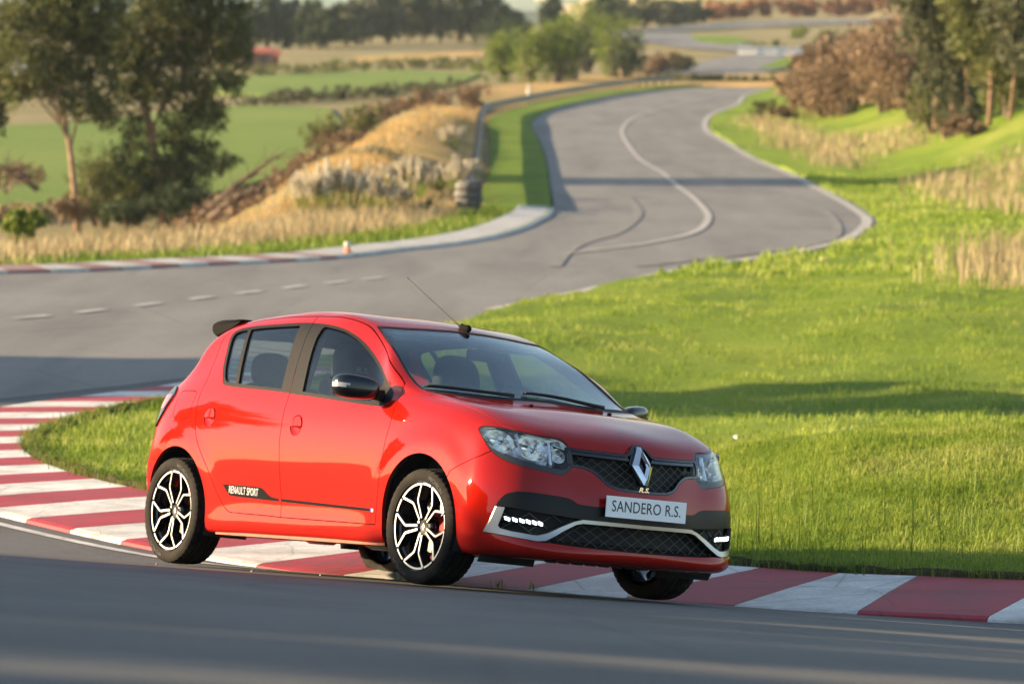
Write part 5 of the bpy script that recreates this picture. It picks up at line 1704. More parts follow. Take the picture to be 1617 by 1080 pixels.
tree('eucalyptus_tree', b2, 9, [(L2(225, 70), (1.3, 1.4, 1.3)), (L2(300, 60, .4), (1.3, 1.4, 1.3)), (L2(345, 40), (.85, 1.2, 1.2)), (L2(215, 140), (1.0, 1.2, .8)), (L2(290, 140), (.95, 1.2, .75)), (L2(355, 130, .3), (.5, .8, .5)), (L2(270, 205), (.75, 1, .8)), (L2(240, 270), (.9, 1, .85)), (L2(275, 320), (.8, 1, .5)), (L2(215, 310), (.7, 1, .7)), (L2(260, 0), (1.7, 1.7, 1.2)), (L2(330, -20), (1.2, 1.3, 1.0)), (L2(195, 215), (.55, .8, .7)), (L2(320, 180), (.7, 1, .6)), (L2(300, 250), (.7, .9, .7)), (L2(180, 280), (.6, .8, .7)), (L2(365, 75), (.5, .8, .9)), (L2(180, 90), (.9, 1.1, 1.1))], 32000, .155, 'euc',
     'broad dark eucalyptus with foliage down to the ground beside the slender one', 'tree', 'eucalyptus trees left of the track',
     [L2(246, 360), L2(238, 280), L2(228, 220), L2(215, 165), L2(222, 100), L2(228, 40), L2(250, -10), L2(290, -60)], .15, 10, 2, z0=z2)
tree('eucalyptus_tree', at(-75, 350, 132), 8, [((.6, 0, 5), (1.6, 1.6, 1.6)), ((-.6, 0, 4), (1.5, 1.5, 1.4)), ((.9, .2, 3.6), (.9, 1.2, .9)), ((0, 0, 6.5), (1.4, 1.4, 1.1))], 9000, .24, 'euc',
     'eucalyptus at the left edge of the picture, only its outer sprays in view', 'tree', 'eucalyptus trees left of the track', None, .13, 6, 3)
# low growth round the trunks
for i, (u, v, Y, r, h, lm, n, lab) in enumerate([
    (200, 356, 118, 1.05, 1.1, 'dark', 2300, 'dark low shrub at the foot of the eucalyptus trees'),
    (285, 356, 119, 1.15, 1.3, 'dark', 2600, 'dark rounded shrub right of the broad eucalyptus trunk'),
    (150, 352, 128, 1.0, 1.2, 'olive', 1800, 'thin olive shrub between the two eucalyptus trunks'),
    (350, 275, 140, .8, 1.0, 'dark', 1200, 'small dark shrub at the edge of the green field'),
    (36, 390, 77, .50, .84, 'bright', 1500, 'bright green leafy bush at the left edge by the verge'),
    (165, 352, 130, 1.3, 3.0, 'olive', 5200, 'tall loose olive shrub filling the gap between the trunks'),
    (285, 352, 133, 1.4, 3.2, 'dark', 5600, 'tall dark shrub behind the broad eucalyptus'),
    (215, 354, 132, 1.2, 2.5, 'olive', 4200, 'olive shrub behind the broad trunk'),
    (95, 350, 108, .8, .8, 'brown', 1200, 'brown dead shrub left of the slender eucalyptus'),
    (10, 300, 125, 1.3, .9, 'brown', 1300, 'brown thicket at the far left under the eucalyptus')]):
    bush('shrub', at(u, v, Y), r, h, n, .11, lm, lab, 'shrubs left of the track', 20+i, z0=max(zv(v, Y), gz(*at(u, v, Y))-.05))
# fallen dead branches
rnd = random.Random(5)
for i, (u0, v0, u1, v1, Y) in enumerate([(305, 350, 440, 245, 108), (60, 300, 5, 270, 110), (330, 345, 420, 290, 104)]):
    mb = MB(); p0 = Vector((*at(u0, v0, Y), zv(v0, Y))); p1 = Vector((*at(u1, v1, Y), zv(v1, Y)))
    mb.tube([p0, p0.lerp(p1, .5)+Vector((0, 0, .1)), p1], [.09, .06, .02], 6)
    for k in range(46):
        t = .1+.9*rnd.random(); a = p0.lerp(p1, t); d = (p1-p0).normalized()
        e = a+Vector((rnd.uniform(-.2, .7), rnd.uniform(-.5, .5), rnd.uniform(-.25, .7)))*(.9 if p1.x > p0.x else 1)
        mb.tube([a, a.lerp(e, .5)+Vector((0, 0, .06)), e], [.022, .014, .006], 4, False)
    o = mb.build('dead_branch', pmat('dead_wood%d' % i, (.13, .085, .06), .9), None, smooth=True)
    tag(o, ['long fallen dead branch fanning right of the eucalyptus', 'dead branch at the left edge under the trees', 'shorter dead branch lying in front of the long one'][i], 'branch', 'dead branches by the trees')

# ---- shrubs along the dry bank
for i, (u, v, Y, r, h, lm, n, lab) in enumerate([
    (520, 228, 168, 1.2, 1.9, 'olive', 2300, 'olive green bush on the slope beside the green field'),
    (575, 215, 172, 1.0, 1.4, 'olive', 1600, 'smaller olive bush right of the olive green one'),
    (665, 178, 205, .75, 1.25, 'brown', 1300, 'round brown shrub, first on the crest of the dry bank'),
    (700, 176, 208, .55, .9, 'brown', 900, 'small brown shrub between two larger ones on the crest'),
    (745, 172, 214, .85, 1.25, 'brown', 1400, 'round brown shrub at the right end of the crest'),
    (610, 200, 190, .9, .9, 'brown', 1200, 'low brown shrub halfway up the crest'),
    (560, 232, 160, 1.0, .7, 'brown', 1200, 'low brown scrub under the olive bushes'),
    (470, 240, 150, 1.0, .7, 'brown', 1400, 'brown scrub on the left flank of the dry bank'),
    (410, 272, 134, 1.0, .7, 'brown', 1400, 'brown scrub low on the left flank of the dry bank'),
    (350, 305, 120, 1.0, .6, 'brown', 1300, 'brown scrub at the bottom of the dry bank by the dead branches'),
    (735, 345, 97, .35, .45, 'olive', 600, 'small green weed clump at the end of the barrier'),
    (670, 350, 96, .40, .35, 'olive', 600, 'green weed clump in the dry reeds')]):
    bush('shrub', at(u, v, Y), r, h, n, .13, lm, lab, 'shrubs on the dry bank', 40+i)
def plumes(name, base, nst, h, spread, label, group, lm='pampas', seed=0, z0=None, cat='grass clump', wid=.15):
    """tussock: arching leaves and upright feathery stalks"""
    rng = np.random.default_rng(seed); rnd = random.Random(seed)
    x, y = base; z = gz(x, y) if z0 is None else z0
    t = empty(name, (x, y, z)); tag(t, label, cat, group)
    st = MB(); V = []; 
    for k in range(nst):
        a = rnd.random()*6.28; r = spread*rnd.random()**.6; l = h*(.7+.4*rnd.random())
        b = Vector((r*math.cos(a)*.5, r*math.sin(a)*.5, 0)); e = Vector((r*math.cos(a)*1.1, r*math.sin(a), l))
        st.tube([b, b.lerp(e, .5)+Vector((0, 0, .04)), e], .006, 3, False)
        for j in range(40):
            tt = .55+.45*rnd.random(); p = b.lerp(e, tt)
            d = Vector((rnd.gauss(0, 1), rnd.gauss(0, 1), .8)).normalized()*wid*(1.5-tt)*2
            w = Vector((rnd.gauss(0, 1), rnd.gauss(0, 1), 0)).normalized()*wid*.25
            V += [p-w, p+d*.5-w*.3+w, p+d, p+w]
    for k in range(int(nst*1.3)):
        a = rnd.random()*6.28; l = h*(.35+.3*rnd.random()); r = spread*(.5+rnd.random())
        b = Vector((.2*spread*math.cos(a), .2*spread*math.sin(a), 0)); m = b+Vector((r*.5*math.cos(a), r*.5*math.sin(a), l)); e = b+Vector((r*math.cos(a), r*math.sin(a), l*.7))
        w = Vector((-math.sin(a), math.cos(a), 0))*.012
        st.add([b-w, b+w, m+w, m-w, e], [(0, 1, 2, 3), (3, 2, 4)])
    st.build('stalks', LM['blade2' if lm == 'pampas' else lm], t)
    V = np.array([tuple(v) for v in V])
    link('plumes', fast_mesh(V, np.arange(len(V), dtype=np.int32).reshape(-1, 4)), LM[lm], t)
    return t
for i, (u, v, Y, h, lab) in enumerate([(485, 335, 92, .75, 'pampas tussock at the left end of the pale row'), (520, 330, 92.8, .85, 'pampas tussock second in the pale row'), (555, 325, 93.2, .80, 'pampas tussock third in the pale row'), (592, 322, 94, .65, 'pampas tussock at the right end of the pale row'),
        (655, 285, 101, .85, 'tall pampas tussock halfway up the dry bank'), (690, 262, 112, .6, 'small pampas tussock above the tall one'), (728, 262, 110, .8, 'pampas tussock close to the barrier'), (715, 225, 150, .7, 'pampas tussock high on the dry bank'), (625, 262, 106, .5, 'low pampas tussock on the open bank'),
        (620, 300, 96, .45, 'low pampas tussock under the tall one')]):
    plumes('pampas_grass', at(u, v-6, Y), 24, h*1.35, .52, lab, 'pampas tussocks on the dry bank', seed=70+i)
# reed belts: uncountable stems
def blades(name, X, Y, zf, h, w, mat, seed, label=None, cat=None, bend=.5, z_off=0.0):
    rng = np.random.default_rng(seed); n = len(X)
    Z = zf(X, Y) + z_off
    H = h[0]+(h[1]-h[0])*rng.random(n)**1.4
    az = rng.random(n)*2*PI; bd = bend*(.3+rng.random(n))*H
    wx = np.cos(az+PI/2)*w*.5; wy = np.sin(az+PI/2)*w*.5
    dx = np.cos(az)*bd; dy = np.sin(az)*bd
    B0 = np.column_stack([X-wx, Y-wy, Z-.01]); B1 = np.column_stack([X+wx, Y+wy, Z-.01])
    M0 = np.column_stack([X-wx*.7+dx*.3, Y-wy*.7+dy*.3, Z+H*.6]); M1 = np.column_stack([X+wx*.7+dx*.3, Y+wy*.7+dy*.3, Z+H*.6])
    T = np.column_stack([X+dx, Y+dy, Z+H*(1-.25*np.minimum(bend, 1))])
    V = np.stack([B0, B1, M1, M0, T], 1).reshape(-1, 3)
    i5 = np.arange(n, dtype=np.int32)[:, None]*5
    o = link(name, fast_mesh(V, i5+np.array([[0, 1, 2, 3]], np.int32), i5+np.array([[3, 2, 4]], np.int32)), mat)
    tag(o, label, cat, None, 'stuff'); return o
rng = np.random.default_rng(11)
def scatter_poly(poly, n, rng):
    xs = [p[0] for p in poly]; ys = [p[1] for p in poly]; out = np.zeros((0, 2))
    for _it in range(60):
        if len(out) >= n: break
        P = np.column_stack([rng.uniform(min(xs), max(xs), n*2), rng.uniform(min(ys), max(ys), n*2)])
        out = np.concatenate([out, P[inpoly(P[:, 0], P[:, 1], poly)]])
    if len(out) == 0: print('EMPTY POLY', poly[:3]); return np.array([[poly[0][0], poly[0][1]]])
    return out[:n]
def clumped(P, rng, k, r):
    c = P[rng.integers(0, len(P), len(P)//k+1)]
    return c[rng.integers(0, len(c), len(P))] + rng.normal(0, r, P.shape)
OV = vo_[(vo_[:, 1] < 99)]
rp = [tuple(p) for p in OV] + [tuple(p) for p in (OV + normals2(OV)*3.2)[::-1]]
P = clumped(scatter_poly(rp, 13000, rng), rng, 12, .24)
blades('dry_reeds', P[:, 0], P[:, 1], z_base, (.14, .46), .024, LM['reed'], 1, 'belt of dry brown reeds beyond the outer verge', 'reeds', .35)
ve2 = O_EDGE + NOe*1.0
P = scatter_poly([tuple(p) for p in ve2[(ve2[:, 1] < 99)]] + [tuple(p) for p in vo_[(vo_[:, 1] < 99)][::-1]], 9000, rng)
blades('verge_grass', P[:, 0], P[:, 1], z_base, (.08, .20), .03, LM['blade2'], 2, 'green grass of the outer verge', 'grass', .4, .05)
db_poly = pxp([(420, 345), (738, 342), (752, 290), (760, 200), (765, 165), (690, 195), (560, 255)])
P = clumped(scatter_poly(db_poly, 9000, rng), rng, 12, .3)
blades('bank_grass', P[:, 0], P[:, 1], z_base, (.08, .30), .03, LM['gold'], 3, 'dry golden grass on the bank', 'grass', .5)

# ---- island grass
def dens(x0, x1, y0, y1, n, rng, k=6, r=.05):
    P = np.column_stack([rng.uniform(x0, x1, n), rng.uniform(y0, y1, n)])
    P = clumped(P, rng, k, r)
    d = KT.dist(P); w = np.interp(LK[0], LK, kerb_w(LK))
    return P
def in_island(P, m=.0):
    D = ((P[:, None, :]-K[None, ::3])**2).sum(2); j = D.argmin(1)*3
    sg = -((P-K[j])*NK[j]).sum(1)
    return (sg > kerb_w(LK[j])+m) | (P[:, 1] > 44)
ISL_P = [tuple(p) for p in isl]
def keep(P, m):
    P = P[inpoly(P[:, 0], P[:, 1], ISL_P)]
    out = []
    for i in range(0, len(P), 4000): out.append(P[i:i+4000][in_island(P[i:i+4000], m)])
    return np.concatenate(out)
parts_ = []
P = keep(dens(.6, 4.6, 22.5, 31.5, 110000, rng, 9, .045), .02)
blades('turf_grass', P[:, 0], P[:, 1], z_island, (.02, .075), .0048, LM['blade'], 5, 'green grass on the near part of the island', 'grass', 1.1)
P = keep(dens(-4.4, .6, 24.5, 40, 52000, rng), .03)
blades('turf_grass', P[:, 0], P[:, 1], z_island, (.02, .10), .008, LM['blade'], 6, 'grass on the tip of the island behind the car', 'grass', 1.0)
P = keep(dens(-2.5, 8.5, 31, 64, 56000, rng, 14, .16), .05)
blades('turf_grass', P[:, 0], P[:, 1], z_island, (.025, .10), .010, LM['blade'], 7, 'grass on the middle of the island', 'grass', 1.0)
P = keep(dens(.5, 16, 62, 135, 42000, rng, 20, .35), .1)
blades('turf_grass', P[:, 0], P[:, 1], z_island, (.05, .18), .035, LM['blade'], 8, 'grass on the far part of the island', 'grass', .6)
# darker fringe along the kerb
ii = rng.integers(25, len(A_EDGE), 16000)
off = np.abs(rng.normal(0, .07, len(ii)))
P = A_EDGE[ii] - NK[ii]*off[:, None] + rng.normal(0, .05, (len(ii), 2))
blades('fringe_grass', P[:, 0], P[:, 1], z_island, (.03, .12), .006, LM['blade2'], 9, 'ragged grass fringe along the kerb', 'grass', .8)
# tall seeding stalks near the kerb
P = keep(dens(1.0, 4.2, 23.2, 27.5, 420, rng, 3, .12), .05)
blades('seed_stalks', P[:, 0], P[:, 1], z_island, (.18, .42), .006, LM['blade2'], 10, 'thin tall stalks standing out of the island grass', 'grass', .35)
# small weeds in the joint between kerb and tarmac
for k, sx_ in enumerate([s_ref+1.35, s_ref+2.05, s_ref+2.3, s_ref+3.1, s_ref+4.9, s_ref+6.1]):
    p = resample(K, np.array([sx_]))[0]
    Pw = p + np.random.default_rng(100+k).normal(0, .022, (12, 2))
    o = blades('weed', Pw[:, 0], Pw[:, 1], lambda X, Y: z_tarmac(X, Y), (.03, .09), .005, LM['blade2'], 60+k, None, None, .9)
    del o['kind']; tag(o, ['dry weed tuft in the kerb joint under the front bumper', 'weed tuft in the kerb joint by the front wheel', 'tiny weed tuft just left of the front wheel', 'weed tuft in the kerb joint below the sill', 'yellow weed tuft in the kerb joint near the rear wheel', 'weed tuft in the kerb joint left of the rear wheel'][k], 'weed', 'weeds in the kerb joint')
    
# ---- right-hand bank: reeds, brown bushes, trees
def reedbelt(L, n, h, seed, lab, w=.03, Yf=None):
    r = np.random.default_rng(seed); pts = [px(u, v, (Yf(u, v) if Yf else gY(v))) for u, v in L]
    pp = clumped(scatter_poly(pts, n//2, r), r, 14, .55)
    return blades('pale_reeds', pp[:, 0], pp[:, 1], z_island, h, w, LM['reed'], seed, lab, 'reeds', .35)
flat = lambda u, v: 18150/(v-150)
reedbelt([(1178, 185), (1195, 180), (1280, 215), (1350, 262), (1345, 282), (1260, 240), (1190, 205)], 2600, (.25, .6), 31, 'strip of pale reeds along the right verge', .05, lambda u, v: np.interp(v, [180, 215, 250, 285], [205, 175, 150, 132]))
reedbelt([(1455, 295), (1640, 285), (1640, 345), (1500, 335)], 2600, (.25, .60), 32, 'patch of pale reeds at the right edge beyond the shadow', .04, flat)
reedbelt([(1545, 425), (1660, 395), (1660, 490), (1575, 470)], 2200, (.30, .75), 33, 'clump of pale reeds at the right edge nearer the car', .022, flat)
reedbelt([(1300, 215), (1450, 225), (1470, 250), (1330, 245)], 1600, (.2, .5), 34, 'thin pale reeds below the brown thicket', .05, lambda u, v: np.interp(v, [210, 250], [170, 148]))
for i, (u, v, Y, r, h, lm, n, lab) in enumerate([
    (1300, 178, 195, 2.0, 2.4, 'brown', 3000, 'brown thicket at the left end of the right bank'),
    (1345, 172, 190, 2.3, 2.9, 'brown', 3600, 'brown thicket second from the left on the right bank'),
    (1395, 182, 180, 2.4, 3.2, 'brown', 4000, 'tall brown thicket in the middle of the right bank'),
    (1440, 188, 172, 2.2, 3.2, 'brown', 3800, 'tall brown thicket next to the right trees'),
    (1375, 120, 225, 2.6, 2.8, 'brown', 3000, 'brown thicket higher up behind the others'),
    (1430, 105, 230, 3.0, 3.4, 'brown', 3200, 'brown thicket highest on the right bank'),
    (1330, 115, 225, 1.2, 1.5, 'olive', 1200, 'olive shrub above the brown thickets'),
    (1210, 176, 205, 1.0, 1.2, 'olive', 1000, 'small olive bush where the road disappears'),
    (1240, 182, 200, .9, .9, 'brown', 900, 'small brown shrub beside the small olive bush'),
    (1470, 200, 156, 1.3, 2.2, 'olive', 2600, 'olive shrub under the left tree of the right bank'),
    (1530, 205, 152, 1.3, 2.4, 'grey', 2600, 'grey green shrub under the middle tree of the right bank'),
    (1590, 208, 149, 1.4, 2.4, 'olive', 2600, 'olive shrub under the right tree of the right bank'),
    (1560, 190, 162, 1.6, 2.6, 'brown', 2600, 'brown shrub behind the trunks of the right bank trees'),
    (1495, 225, 150, .9, .9, 'brown', 1100, 'dark brown scrub below the right trees'),
    (1530, 235, 146, .8, .7, 'brown', 900, 'low brown scrub at the foot of the right trees')]):
    if lm == 'brown' and h > 1.8: r *= 1.25; h *= 1.3; n = int(n*1.4)
    bush('thicket', at(u, v, Y), r, h, n, .17, lm, lab, 'thickets on the right bank', 80+i, z0=gz(*at(u, v, Y))-.05)
for i, (u, v, Y, h, cl, lab) in enumerate([
    (1500, 205, 152, 7, [((-.3, 0, 2.2), (1.0, 1.2, .7)), ((0, 0, 3.2), (1.3, 1.4, 1.0)), ((-.9, 0, 4.0), (1.2, 1.3, 1.1)), ((.6, 0, 4.4), (1.3, 1.3, 1.2)), ((.2, 0, 5.6), (1.6, 1.5, 1.1)), ((-1.2, 0, 5.2), (1.0, 1.2, .9))], 'left one of the trees on the right bank, with foliage nearest the brown thicket'),
    (1560, 218, 148, 7.5, [((.3, .3, 2.3), (.9, 1, .6)), ((0, 0, 3.4), (1.4, 1.4, 1.1)), ((.9, 0, 4.2), (1.3, 1.3, 1.1)), ((-.7, 0, 4.8), (1.3, 1.3, 1.2)), ((0, 0, 6.0), (1.8, 1.5, 1.1))], 'middle one of the trees on the right bank'),
    (1625, 218, 146, 7, [((-.3, 0, 2.4), (1.1, 1.2, .8)), ((0, 0, 3.4), (1.4, 1.4, 1.2)), ((.9, 0, 4.6), (1.3, 1.3, 1.1)), ((-.8, 0, 4.4), (1.3, 1.3, 1.2)), ((0, 0, 6.0), (1.8, 1.5, 1.1))], 'right one of the trees on the right bank, cut by the picture edge')]):
    tree('tree', at(u, v, Y), h, cl, 11000, .22, 'olive' if i == 1 else 'grey', lab, 'tree', 'trees on the right bank', [(0, 0, -.2), (.1, 0, 1.8), (-.15, 0, 3.6), (.1, 0, 5.6)], .11, 10, 120+i, z0=gz(*at(u, v, Y))-.1)
for i, (u, v, Y, dx) in enumerate([(1472, 208, 154, .25), (1530, 212, 151, -.2), (1592, 216, 147, .3)]):
    tree('sapling', at(u, v, Y), 4.5, [((dx, 0, 3.0), (.7, .8, .7)), ((dx*2, 0, 3.9), (.8, .9, .7)), ((-dx, 0, 4.4), (.7, .8, .6))], 2400, .22, 'olive', ['thin sapling left of the right bank trees', 'thin sapling between the left and middle trees of the right bank', 'thin sapling between the middle and right trees of the right bank'][i], 'tree', 'saplings on the right bank', [(0, 0, -.2), (dx*.6, 0, 1.8), (dx, 0, 3.4)], .07, 4, 130+i, z0=gz(*at(u, v, Y))-.1)

# ---- middle distance: green bushes and trees right of the fields
for i, (u, v, Y, r, h, lm, n, lab) in enumerate([
    (795, 122, 290, 1.8, 3.4, 'bright', 1700, 'leftmost light green bush of the clump beyond the dry bank'),
    (835, 128, 285, 2.1, 4.6, 'bright', 2100, 'largest light green bush in front of the dark one'),
    (880, 130, 285, 1.9, 4.4, 'bright', 1900, 'light green bush in the middle of the clump'),
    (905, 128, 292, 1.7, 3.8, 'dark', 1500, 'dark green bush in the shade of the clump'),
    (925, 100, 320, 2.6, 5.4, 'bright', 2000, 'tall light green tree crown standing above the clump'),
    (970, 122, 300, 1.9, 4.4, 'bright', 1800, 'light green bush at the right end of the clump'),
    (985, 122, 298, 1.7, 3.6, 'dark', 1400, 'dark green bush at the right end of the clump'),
    (1035, 112, 312, 1.9, 1.9, 'brown', 1200, 'brown shrub beside the far bend'),
    (1070, 108, 322, 1.4, 1.4, 'olive', 900, 'olive shrub beside the far bend'),
    (800, 90, 360, 2.5, 4.2, 'dark', 1400, 'dark bush behind the light green clump'),
    (1215, 75, 400, 1.3, 1.7, 'olive', 700, 'small round green bush by the white barrier'),
    (1305, 66, 400, 1.5, 2.6, 'olive', 900, 'round green bush on the far slope'),
    (1255, 48, 480, 1.6, 1.5, 'bright', 600, 'low green bush beside the upper track')]):
    bush('green_bush', at(u, v, Y), r*1.15, h*1.2, int(n*1.9), .22, lm, lab, 'bushes beyond the dry bank', 140+i, z0=gz(*at(u, v, Y))-.2)
far = [(395, 112, 430, 5.0, 1.9, 'dark'), (425, 108, 430, 5.6, 1.8, 'dark'), (458, 106, 430, 5.0, 1.7, 'dark'), (490, 105, 428, 5.0, 1.7, 'dark'), (518, 106, 426, 4.6, 1.6, 'dark'),
       (550, 104, 440, 4.6, 2.0, 'grey'), (585, 98, 450, 6.2, 2.0, 'grey'), (615, 94, 450, 5.6, 1.7, 'grey'), (642, 94, 455, 6.2, 1.7, 'grey'), (668, 92, 455, 6.0, 1.7, 'grey'), (695, 88, 455, 7.4, 1.7, 'grey'), (722, 86, 460, 6.2, 1.7, 'grey'), (748, 84, 460, 7.2, 1.9, 'grey'), (778, 80, 465, 5.0, 1.9, 'dark'), (805, 76, 470, 3.8, 1.8, 'dark'), (872, 62, 500, 5.4, 1.2, 'dark'), (950, 48, 520, 4.6, 1.9, 'dark'), (975, 42, 530, 4.4, 2.0, 'grey'),
       (1020, 38, 540, 4.0, 2.2, 'grey'), (1055, 34, 545, 3.6, 2.2, 'grey'), (1090, 30, 550, 3.4, 2.2, 'dark')]
ords = ['first', 'second', 'third', 'fourth', 'fifth', 'sixth', 'seventh', 'eighth', 'ninth', 'tenth', 'eleventh', 'twelfth', 'thirteenth', 'fourteenth', 'fifteenth', 'sixteenth', 'seventeenth', 'eighteenth', 'nineteenth', 'twentieth', 'twenty-first']
for i, (u, v, Y, h, r, lm) in enumerate(far):
    cl = [((0, 0, h*.62), (r*.75, r*.75, h*.24)), ((r*.35, 0, h*.42), (r*.6, r*.6, h*.2)), ((-r*.4, 0, h*.45), (r*.6, r*.6, h*.2)), ((0, 0, h*.85), (r*.5, r*.5, h*.15)), ((0, .2, h*.25), (r*.6, r*.6, h*.16))]
    h *= 1.15; r *= 1.5
    cl = [((a_*1.45, b_, c_*1.08), (d_*1.45, d_*1.45, f_*1.15)) for ((a_, b_, c_), (d_, e_, f_)) in cl]
    tree('far_tree', at(u, v, Y), h, cl, 3600, .46, lm, '%s tree from the left in the distant row, %s' % (ords[i], 'dark and dense' if lm == 'dark' else 'grey green and loose'), 'tree', 'distant row of trees', None, .12, 3, 200+i, z0=gz(*at(u, v, Y))-.3)
# hedges between the fields, the brown crest and the rust-coloured slope
rr_ = np.random.default_rng(9)
for i, (L, Yq, h, lm, lab) in enumerate([([(330, 122), (470, 118), (560, 112), (680, 108), (760, 112)], None, .9, 'olive', 'green hedge along the upper edge of the far field'),
                                    ([(385, 168), (470, 160), (560, 155), (640, 150), (720, 140)], None, .7, 'grey', 'low hedge between the two green fields'),
                                    ([(22, 565), (34, 575), (48, 582), (62, 590), (78, 598), (95, 610)], 1, 2.6, 'rust', 'rust red scrub covering the slope above the upper track'),
                                    ([(330, 262), (200, 268), (60, 275), (-60, 280)], None, .5, 'reed', 'dry grass strip below the near field'),
                                    ([(315, 330), (385, 298), (455, 265), (525, 232), (585, 205), (640, 180), (695, 164), (765, 152)], None, .65, 'brown', 'brown bramble thicket along the crest of the dry bank'),
                                    ([(16.2, 205), (18.0, 200), (19.5, 194), (20.5, 186), (21.0, 178)], 1, 2.3, 'brown', 'long brown thicket joining the shrubs along the right bank'),
                                    ([(18.5, 232), (21.0, 230), (23.5, 226), (25.5, 220)], 1, 2.6, 'brown', 'upper brown thicket climbing the right bank'),
                                    ([(1010, 128), (1080, 130), (1150, 131), (1220, 132), (1290, 134)], None, .55, 'olive', 'low scrub on the strip where the road dips out of sight')]):
    P_ = cr(L if Yq else pxp(L), 20); 
    cl = []; 
    x0, y0 = P_[0]; z0 = gz(x0, y0)
    for p in P_:
        s_ = h*(.7+.5*rr_.random()); cl.append(((p[0]-x0+rr_.normal(0, .2), p[1]-y0+rr_.normal(0, .3), gz(*p)-z0+s_*.45), (s_*.9+.3, s_*.9+.3, s_*.55)))
    t = empty('hedge', (x0, y0, z0)); tag(t, lab, 'hedge', 'hedges of the valley')
    link('foliage', leaves_mesh(cl, (16000 if h > 2 else 7000) if h > .6 else 4200, .55 if h > 2 else .2, rr_, 0, .5), LM[lm], t)

# ---- barrier along the outer verge, tyre stacks at its end
STEEL = pmat('galvanised_steel', (.17, .16, .145), .55, metal=.4, noise=(2, (.11, .10, .09), .4, .7))
GRP = cr([px(u, v, Y) for u, v, Y in ((742, 336, 99), (750, 300, 120), (757, 250, 150), (762, 205, 187), (780, 186, 206), (850, 168, 227), (920, 155, 246), (1000, 143, 266), (1062, 137, 276))], 10)
GRP = resample(GRP, np.arange(0, arclen(GRP)[-1], 2.0))
gr = empty('guard_rail', (GRP[0][0], GRP[0][1], gz(*GRP[0]))); tag(gr, 'long dark steel guard rail along the shaded outer verge', 'barrier')
o3 = np.array([GRP[0][0], GRP[0][1], gz(*GRP[0])])
NG = normals2(GRP); V = []; F = []
for t, z in ((0, .42), (-.05, .47), (0, .54), (0, .58), (-.05, .65), (0, .70)):
    Q = GRP+NG*t; V.append(np.column_stack([Q, z_base(Q[:, 0], Q[:, 1])+z])-o3)
n = len(GRP); V = np.concatenate(V)
for r in range(5):
    for i in range(n-1): F.append((r*n+i, r*n+i+1, (r+1)*n+i+1, (r+1)*n+i))
link('rail', mesh(V, F), STEEL, gr)
pmv = MB(); pmv.box((0, 0, .30), (.14, .12, .80)); pme = pmv.me(); pme.materials.append(STEEL)
for p, nn in zip(GRP, NG):
    o = bpy.data.objects.new('post', pme); COL.objects.link(o); o.parent = gr
    o.location = Vector((p[0]+nn[0]*.1, p[1]+nn[1]*.1, gz(*p)))-Vector(o3)
TYW = pmat('painted_tyre', (.17, .155, .135), .8, noise=(5, (.06, .055, .05), .35, .6))
tym = MB(); tym.lathe([(.17, -.085), (.25, -.095), (.30, -.075), (.315, 0), (.30, .075), (.25, .095), (.17, .085)], 24, 'Z', closed=True)
tme = tym.me(True); tme.materials.append(TYW)
for si, (u, v, Y) in enumerate(((738, 343, 96.5), (741, 338, 98.5))):
    x, y = at(u, v, Y)
    st = empty('tyre_stack', (x, y, gz(x, y))); tag(st, ['nearer stack of whitewashed tyres at the end of the guard rail', 'farther stack of whitewashed tyres touching the guard rail'][si], 'tyre stack', 'tyre stacks')
    for k in range(4):
        o = bpy.data.objects.new('tyre', tme); COL.objects.link(o); o.parent = st; o.location = (.02*(k % 2), 0, .095+.185*k)

# ---- small things by the track
CONE_O = pmat('marker_orange', (.62, .16, .03), .6); CONE_W = pmat('marker_white', (.50, .47, .42), .6)
x, y = at(549, 405, 71.5); t = empty('marker_post', (x, y, gz(x, y)+.06)); tag(t, 'small white and orange marker standing on the far kerb', 'marker')
t.scale = (.72, .72, .72)
MB().lathe([(0, 0), (.10, 0), (.10, .03), (.06, .05), (.045, .14), (0, .14)], 16, 'Z').build('base', CONE_O, t, deg=30)
MB().lathe([(.045, .14), (.085, .16), (.09, .22), (.06, .26), (0, .265)], 16, 'Z').build('head', CONE_W, t, deg=40)
for i, (u, v, Y) in enumerate([(835, 158, 243), (718, 118, 345)]):
    x, y = at(u, v, Y); t = empty('marker_post', (x, y, gz(x, y))); tag(t, ['pale marker post on the dry bank behind the guard rail', 'pale post at the end of the far field'][i], 'post')
    t.scale = (.75, .75, .75)
    MB().lathe([(0, 0), (.16, 0), (.14, .7), (.10, .85), (0, .86)], 12, 'Z').build('base', CONE_W, t, deg=30)
    MB().lathe([(.10, .86), (.13, .95), (.06, 1.08), (0, 1.1)], 12, 'Z').build('head', CONE_W, t, deg=30)
lt = MB(); rq = random.Random(3)
x, y = at(1163, 677, 34.0); zz = float(z_island(np.array([x]), np.array([y]))[0])
for k in range(5):
    c = Vector((x+rq.gauss(0, .022), y+rq.gauss(0, .05), zz+.035+rq.random()*.015))
    v4 = [c+Vector((rq.uniform(-.025, .025), rq.uniform(-.03, .03), rq.uniform(-.015, .02))) for _ in range(4)]
    lt.add(v4, [(0, 1, 2), (0, 2, 3)])
tag(lt.build('litter', pmat('paper', (.75, .72, .68), .7)), 'crumpled white paper lying in the island grass', 'litter')
pb = MB(); rq = random.Random(8)
